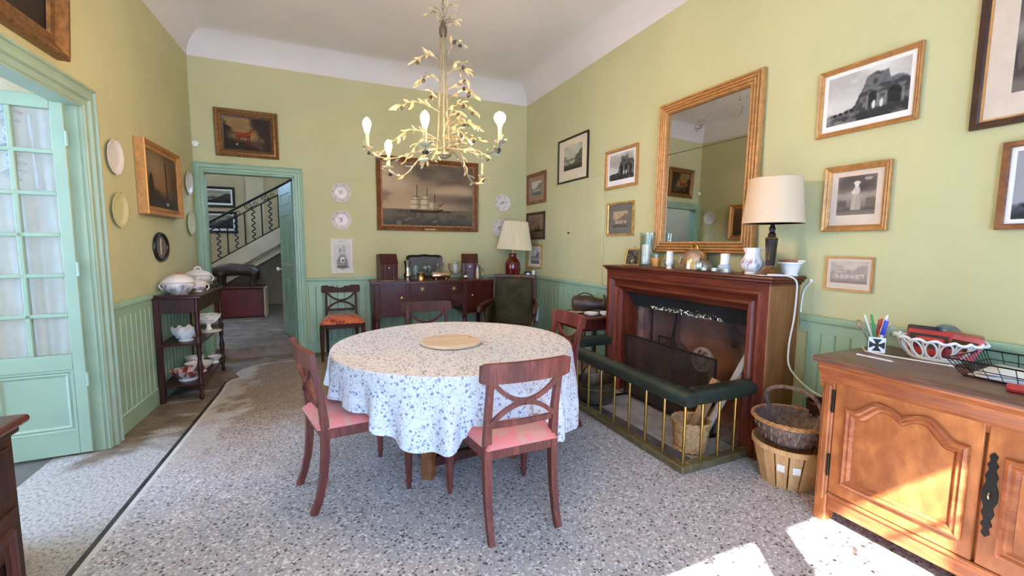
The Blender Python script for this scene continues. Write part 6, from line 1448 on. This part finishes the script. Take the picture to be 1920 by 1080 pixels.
for i, (x, y, lb) in enumerate(((2.615, 2.36, 'low square glass tealight dish at the mantel front, leftmost of three'), (2.615, 2.27, 'low square glass tealight dish at the mantel front, middle of three'), (2.615, 2.17, 'low square glass tealight dish at the mantel front, rightmost of three'))):
    t_ = thing('tealight_dish', lb, 'tealight', (x, y, MZ), 0, 'glass tealight dishes'); MB().box(-.03, .03, -.036, .036, 0, .035, .006, 2).build('glass_block', 'thick_glass', t_, 30); MB().lathe([(0, .01), (.017, .01), (.018, .033), (0, .034)], 16).build('tealight', 'candle_wax', t_, 40)
t_ = thing('candle_stand', 'pale blue glass candle stand right of the silver dome', 'candle holder', (2.70, 2.255, MZ)); plain('blue_glass', (196, 206, 220), .15, var=.03, coat=.4); MB().lathe([(0, 0), (.05, 0), (.052, .02), (.042, .03), (.045, .05), (.038, .056), (0, .052)], 24).build('stand', 'blue_glass', t_, 40)
t_ = thing('white_candle', 'short thick white candle on the pale blue glass stand', 'candle', (2.70, 2.255, MZ+.057)); MB().lathe([(0, 0), (.031, 0), (.031, .075), (.026, .08), (0, .077)], 20).build('wax', 'candle_wax', t_, 40); MB().tube([(0, 0, .077), (0, .001, .088)], .0012, 5).build('wick', 'frame_black', t_)
jg = thing('china_jug', 'white flowered china jug with handle on the mantel', 'jug', (2.72, 2.05, MZ), rad(-65))
jg.scale = (.98, .98, .80)
pr = [(0, 0), (.045, 0), (.046, .01), (.04, .018), (.06, .04), (.078, .075), (.075, .105), (.056, .145), (.048, .17), (.052, .205), (.056, .225), (.052, .224), (.044, .17), (.05, .14), (.07, .1), (0, .03)]
lathe_col('body', jg, [(r*1., z) for r, z in pr], 40, china_fn((230, 228, 228), (150, 110, 130), (100, 110, 140), 5, .25, .7, .2), wob=lambda a, j: (.28*max(0, cos(a-PI))**8 if j in (10, 11) else 0))
MB().tube([(.05, 0, .20), (.085, 0, .215), (.105, 0, .19), (.10, 0, .155), (.085, 0, .125), (.068, 0, .11)], [.008, .008, .009, .008, .007, .009], 8).build('handle', 'porcelain', jg)
pl_ = thing('planter_box', 'white oval china planter with blue garlands right of the lamp', 'planter', (2.815, 1.85, MZ), rad(-88))
lathe_col('planter', pl_, [(0, 0), (.045, 0), (.046, .01), (.04, .014), (.06, .09), (.068, .094), (.068, .104), (.058, .104), (.055, .09), (0, .08)], 48, lambda r, a, z: mixc(np.zeros(r.shape+(3,))+np.asarray((232, 232, 234), float), ss(.3, .8, np.cos(a*8))*ss(.05, .06, z)*(1-ss(.075, .085, z)), (70, 76, 100))).scale = (1.12, .9, .85)
MB().box(-.06, .06, -.04, .04, .09, .106, .006).build('wooden_lid', 'terracotta', pl_, 0); MB().box(.045, .088, -.018, .018, .09, .104, .004).build('white_tag', 'white_plastic', pl_, 0)
# lamp
ml = thing('table_lamp', 'black and gold column table lamp with plain cream drum shade on the mantel', 'lamp', (2.69, 1.90, MZ+.004))
MB().lathe([(0, 0), (.085, 0), (.088, .008), (.07, .016), (.05, .022), (.045, .03), (.03, .04), (.022, .055), (0, .055)], 32).build('base', 'gilt_dark', ml, 40)
MB().lathe([(.026, .055), (.03, .12), (.036, .235), (.03, .245), (.02, .25), (.024, .262), (.014, .28), (.02, .30), (.012, .32), (.012, .35), (0, .35)], 6).build('column', 'frame_black', ml, 20)
MB().box(-.0275, -.024, -.012, .012, .10, .22).build('gold_ornament', 'gilt_dark', ml, 0)
for z, r_ in ((.058, .03), (.24, .04)): MB().lathe([(r_*.8, z-.004), (r_, z), (r_*.8, z+.005)], 6).build('gold_collar', 'gilt', ml, 20)
MB().lathe([(.178, .335), (.152, .615), (.150, .615), (.176, .335)], 48).build('shade', 'shade_cloth', ml, 60)
for z, r_ in ((.335, .178), (.615, .152)): MB().tube([(r_*cos(a*PI/24), r_*sin(a*PI/24), z) for a in range(48)], .003, 5, closed=True).build('shade_trim', 'shade_cloth', ml)
MB().lathe([(0, .36), (.012, .37), (.028, .41), (.03, .43), (.02, .455), (0, .46)], 16).build('bulb', 'bulb_off', ml)
MB().tube([(-.15, 0, .612), (0, 0, .612), (.15, 0, .612)], .002, 5).tube([(0, 0, .35), (0, 0, .612)], .002, 5).build('shade_carrier', 'brass', ml)
t_ = thing('white_plate', 'flat white plate under the table lamp at the mantel end', 'plate', (2.68, 1.885, MZ)); MB().lathe([(0, 0), (.09, 0), (.125, .006), (.124, .009), (.09, .0035), (0, .0035)], 36).build('plate', 'porcelain', t_, 40)
cb_ = thing('lamp_cord', 'white lamp cord hanging from the mantel end down behind the basket', 'cord', (0, 0, 0))
def smooth_path(P, n_=8):
    P = [Vector(p) for p in P]; out = []
    for i in range(len(P)-1):
        p0, p1, p2, p3 = P[max(i-1, 0)], P[i], P[i+1], P[min(i+2, len(P)-1)]
        for k in range(n_):
            t_ = k/n_; out.append(.5*((2*p1)+(-p0+p2)*t_+(2*p0-5*p1+4*p2-p3)*t_*t_+(-p0+3*p1-3*p2+p3)*t_**3))
    return out+[P[-1]]
MB().tube(smooth_path([(2.63, 1.90, MZ+.006), (2.62, 1.83, MZ+.012), (2.70, 1.785, MZ+.004), (2.765, 1.772, 1.19), (2.785, 1.775, 1.11), (2.775, 1.775, .94), (2.745, 1.775, .76), (2.755, 1.76, .62), (2.82, 1.66, .50), (2.845, 1.50, .46), (2.85, 1.36, .44)]), .0055, 8).build('cord', 'cord_white', cb_)
MB().tube([(2.85, 1.36, .44), (2.85, 1.335, .44)], .012, 8).build('plug', 'white_plastic', cb_)
t_ = thing('wall_cable', 'thin white cable running down the wall at the mantel edge', 'cable', (0, 0, 0)); MB().tube(smooth_path([(XR-.006, 1.755, 1.185), (XR-.006, 1.80, 1.12), (XR-.006, 1.812, 1.0), (XR-.006, 1.81, .975)]), .005, 6).build('cable', 'white_plastic', t_); MB().box(XR-.012, XR-.002, 1.745, 1.765, 1.18, 1.2).build('clip', 'white_plastic', t_, 0)
# ------------------------------------------------------------------ chandelier of olive branches
CXC, CYC = .772, 2.85; zt = HC+CV
ch = thing('chandelier', 'cream metal olive-branch chandelier with bare lit bulbs above the table', 'chandelier', (CXC, CYC, zt))
def Cp(x, y, z): return (x, y, z-zt)
MB().lathe([(0, 0), (.05, 0), (.045, -.02), (.012, -.035), (0, -.035)], 20).build('ceiling_rose', 'olive_stem', ch)
lk = None; z = zt-.04; i = 0
while z > 2.82:
    if lk is None: lk = MB().tube([(.0085*cos(a*PI/6), 0, .017*sin(a*PI/6)) for a in range(12)], .0028, 5, closed=True).build('chain_link', 'olive_stem', ch); o = lk
    else: o = lk.copy(); COL.objects.link(o)
    o.location = (0, 0, z-zt); o.rotation_euler = (0, 0, PI/2*(i % 2)); i += 1; z -= .026
for a in (0.3, 2.4, 4.5): MB().tube([Cp(.018*cos(a), .018*sin(a), 2.76), Cp(.026*cos(a), .026*sin(a), 2.4), Cp(.045*cos(a), .045*sin(a), 2.0)], .006, 6).build('stem_rod', 'olive_stem', ch)
MB().lathe([(0, 2.73-zt), (.022, 2.73-zt), (.026, 2.75-zt), (.026, 2.78-zt), (.016, 2.80-zt), (.006, 2.83-zt), (0, 2.83-zt)], 12).build('collar', 'copper_dark', ch)
MB().lathe([(0, 1.97-zt), (.02, 1.965-zt), (.05, 1.985-zt), (.052, 2.0-zt), (.02, 2.01-zt), (0, 2.01-zt)], 16).build('hub', 'olive_stem', ch)
lf = MB().grid(lambda u, v: (.062*u, .0105*sin(PI*min(1, u*.93+.05))**.8*(v*2-1), .008*sin(PI*u)-.006*(v*2-1)**2), 8, 3).build('leaf', 'olive_leaf', ch, 60)
olv = MB().lathe([(0, -.014), (.008, -.01), (.011, 0), (.008, .01), (0, .014)], 10).build('olive', 'olive_fruit', ch)
rng = random.Random(21); nl = [0]; first = [True, True]
def put(o, k, p, rot, s_):
    if first[k]: first[k] = False; c = o
    else: c = o.copy(); COL.objects.link(c)
    c.location = p; c.rotation_euler = rot; c.scale = (s_, s_, s_)
def Ca(x, y, z): return (x-CXC, y-CYC, z-zt)
def branch(pts, r=.004, leaves=8, olives=1, ls=1.):
    P = smooth_path(pts, 6); MB().tube([Ca(*p) for p in P], [r*(1-.5*i/len(P)) for i in range(len(P))], 6).build('branch', 'olive_stem', ch)
    for k in range(leaves):
        t_ = .25+.75*k/max(1, leaves-1); i = min(len(P)-2, int(t_*(len(P)-1))); p = P[i]; d_ = (P[i+1]-P[i]).normalized()
        side = d_.cross(Vector((0, 0, 1)));
        if side.length < .1: side = Vector((1, 0, 0))
        side.normalize(); s_ = 1 if k % 2 else -1
        dirv = (d_*.7+side*s_*rng.uniform(.4, .9)+Vector((0, 0, rng.uniform(-.5, .45)))).normalized()
        if k == leaves-1: dirv = d_
        q = Vector((1, 0, 0)).rotation_difference(dirv) @ Euler((rng.uniform(-.8, .8), 0, 0)).to_quaternion()
        put(lf, 0, Ca(*p), q.to_euler(), ls*rng.uniform(.8, 1.15)); nl[0] += 1
    for k in range(olives):
        i = rng.randrange(len(P)//2, len(P)); p = P[i]; put(olv, 1, Ca(p.x+rng.uniform(-.01, .01), p.y, p.z-.018), (rng.random(), rng.random(), 0), 1)
c = Vector((CXC, CYC, 0))
VR = Vector((cos(YAW), -sin(YAW), 0)); VD = Vector((sin(YAW), cos(YAW), 0))
def vb(r0, z0, spread, z1, dy, leaves, olives=1, arch_=.03, ls=1.):
    a = c+VR*r0; b_ = c+VR*(r0+spread)+VD*dy; m_ = (a+b_)/2
    branch([(a.x, a.y, z0), (m_.x, m_.y, max(z0, z1)+arch_), (b_.x, b_.y, z1)], .0045, leaves, olives, ls)
for sp, z1, dy in ((-.10, 2.88, .03), (.07, 2.90, -.03), (.05, 2.85, .06), (-.04, 2.87, -.05), (.09, 2.83, .0)): vb(.0, 2.78, sp, z1, dy, 4, 0, .0, .8)
vb(-.02, 2.58, -.17, 2.60, .05, 8, 2); vb(.03, 2.62, .09, 2.66, -.06, 6, 2); vb(.03, 2.55, .13, 2.53, .04, 7, 1); vb(.03, 2.50, .12, 2.44, -.05, 6, 1)
vb(-.02, 2.45, -.12, 2.42, -.07, 7, 1); vb(-.02, 2.26, -.30, 2.30, .04, 11, 2, .03); vb(.03, 2.40, .15, 2.37, -.05, 8, 2); vb(.03, 2.34, .17, 2.38, .07, 7, 1); vb(.03, 2.28, .18, 2.24, -.04, 8, 2)
vb(-.02, 2.30, -.10, 2.37, .08, 6, 1); vb(.03, 2.18, .20, 2.14, -.08, 9, 0); vb(.0, 2.12, .22, 2.18, .08, 9, 1); vb(-.02, 2.08, -.42, 2.02, .10, 12, 0, .08); vb(.0, 2.05, -.22, 1.93, -.14, 9, 2); vb(.03, 2.04, .12, 1.90, -.05, 7, 2, .0); vb(.0, 2.03, .30, 2.0, .16, 9, 1); vb(.02, 2.10, .16, 2.04, -.15, 8, 1); vb(.0, 2.06, .10, 2.1, .2, 7, 1)
vb(-.01, 2.10, .14, 2.22, -.10, 8, 1); vb(.0, 2.06, .26, 2.06, -.10, 9, 1); vb(-.02, 2.03, -.14, 1.96, .12, 7, 1)
BULBS = [((.300, 2.925, 2.15), .0, -.16), ((.560, 2.46, 2.10), .0, 0.), ((1.00, 2.44, 2.155), .0, .0), ((.46, 3.14, 2.075), .0, -.10)]
def arm(bx, by, bz, lit=True, lean=0., globe=False):
    e = Vector((bx, by, 0)); d_ = (e-c); d_.normalize(); L = (e-c).length; zc = bz-.155
    pts = [(CXC+d_.x*.03, CYC+d_.y*.03, 2.03), (CXC+d_.x*L*.35, CYC+d_.y*L*.35, 2.0), (CXC+d_.x*L*.7, CYC+d_.y*L*.7, zc-.05), (CXC+d_.x*L*.95, CYC+d_.y*L*.95, zc-.03), (bx, by, zc)]
    branch(pts, .0065, 12, 2)
    cp = MB().lathe([(0, 0), (.012, .0), (.03, .01), (.034, .016), (.03, .016), (.011, .012), (.0105, .02), (.0105, .105), (.0, .105)], 16, Ca(bx, by, zc)).build('candle_cup', 'olive_leaf', ch, 40)
    if lit:
        R_ = .030 if globe else .025
        pr = [(0, .085-.105+.02), (.012, 0), (.014, .012), (R_*.8, .03), (R_, .05), (R_*.94, .064), (R_*.6, .082), (0, .095)]
        if globe: pr = [(0, 0), (.013, .0), (.014, .012)]+[(.034*sin(a*PI/10), .046-.034*cos(a*PI/10)) for a in range(2, 10)]+[(0, .08)]
        MB().lathe([(r, z) for r, z in pr if True], 16, Ca(bx, by, zc+.10)).build('light_bulb', 'bulb_glow', ch, 60)
for i, ((bx, by, bz), _, l_) in enumerate(BULBS): arm(bx, by, bz, True, l_, i == 2)
arm(1.14, 3.12, 2.06, False)
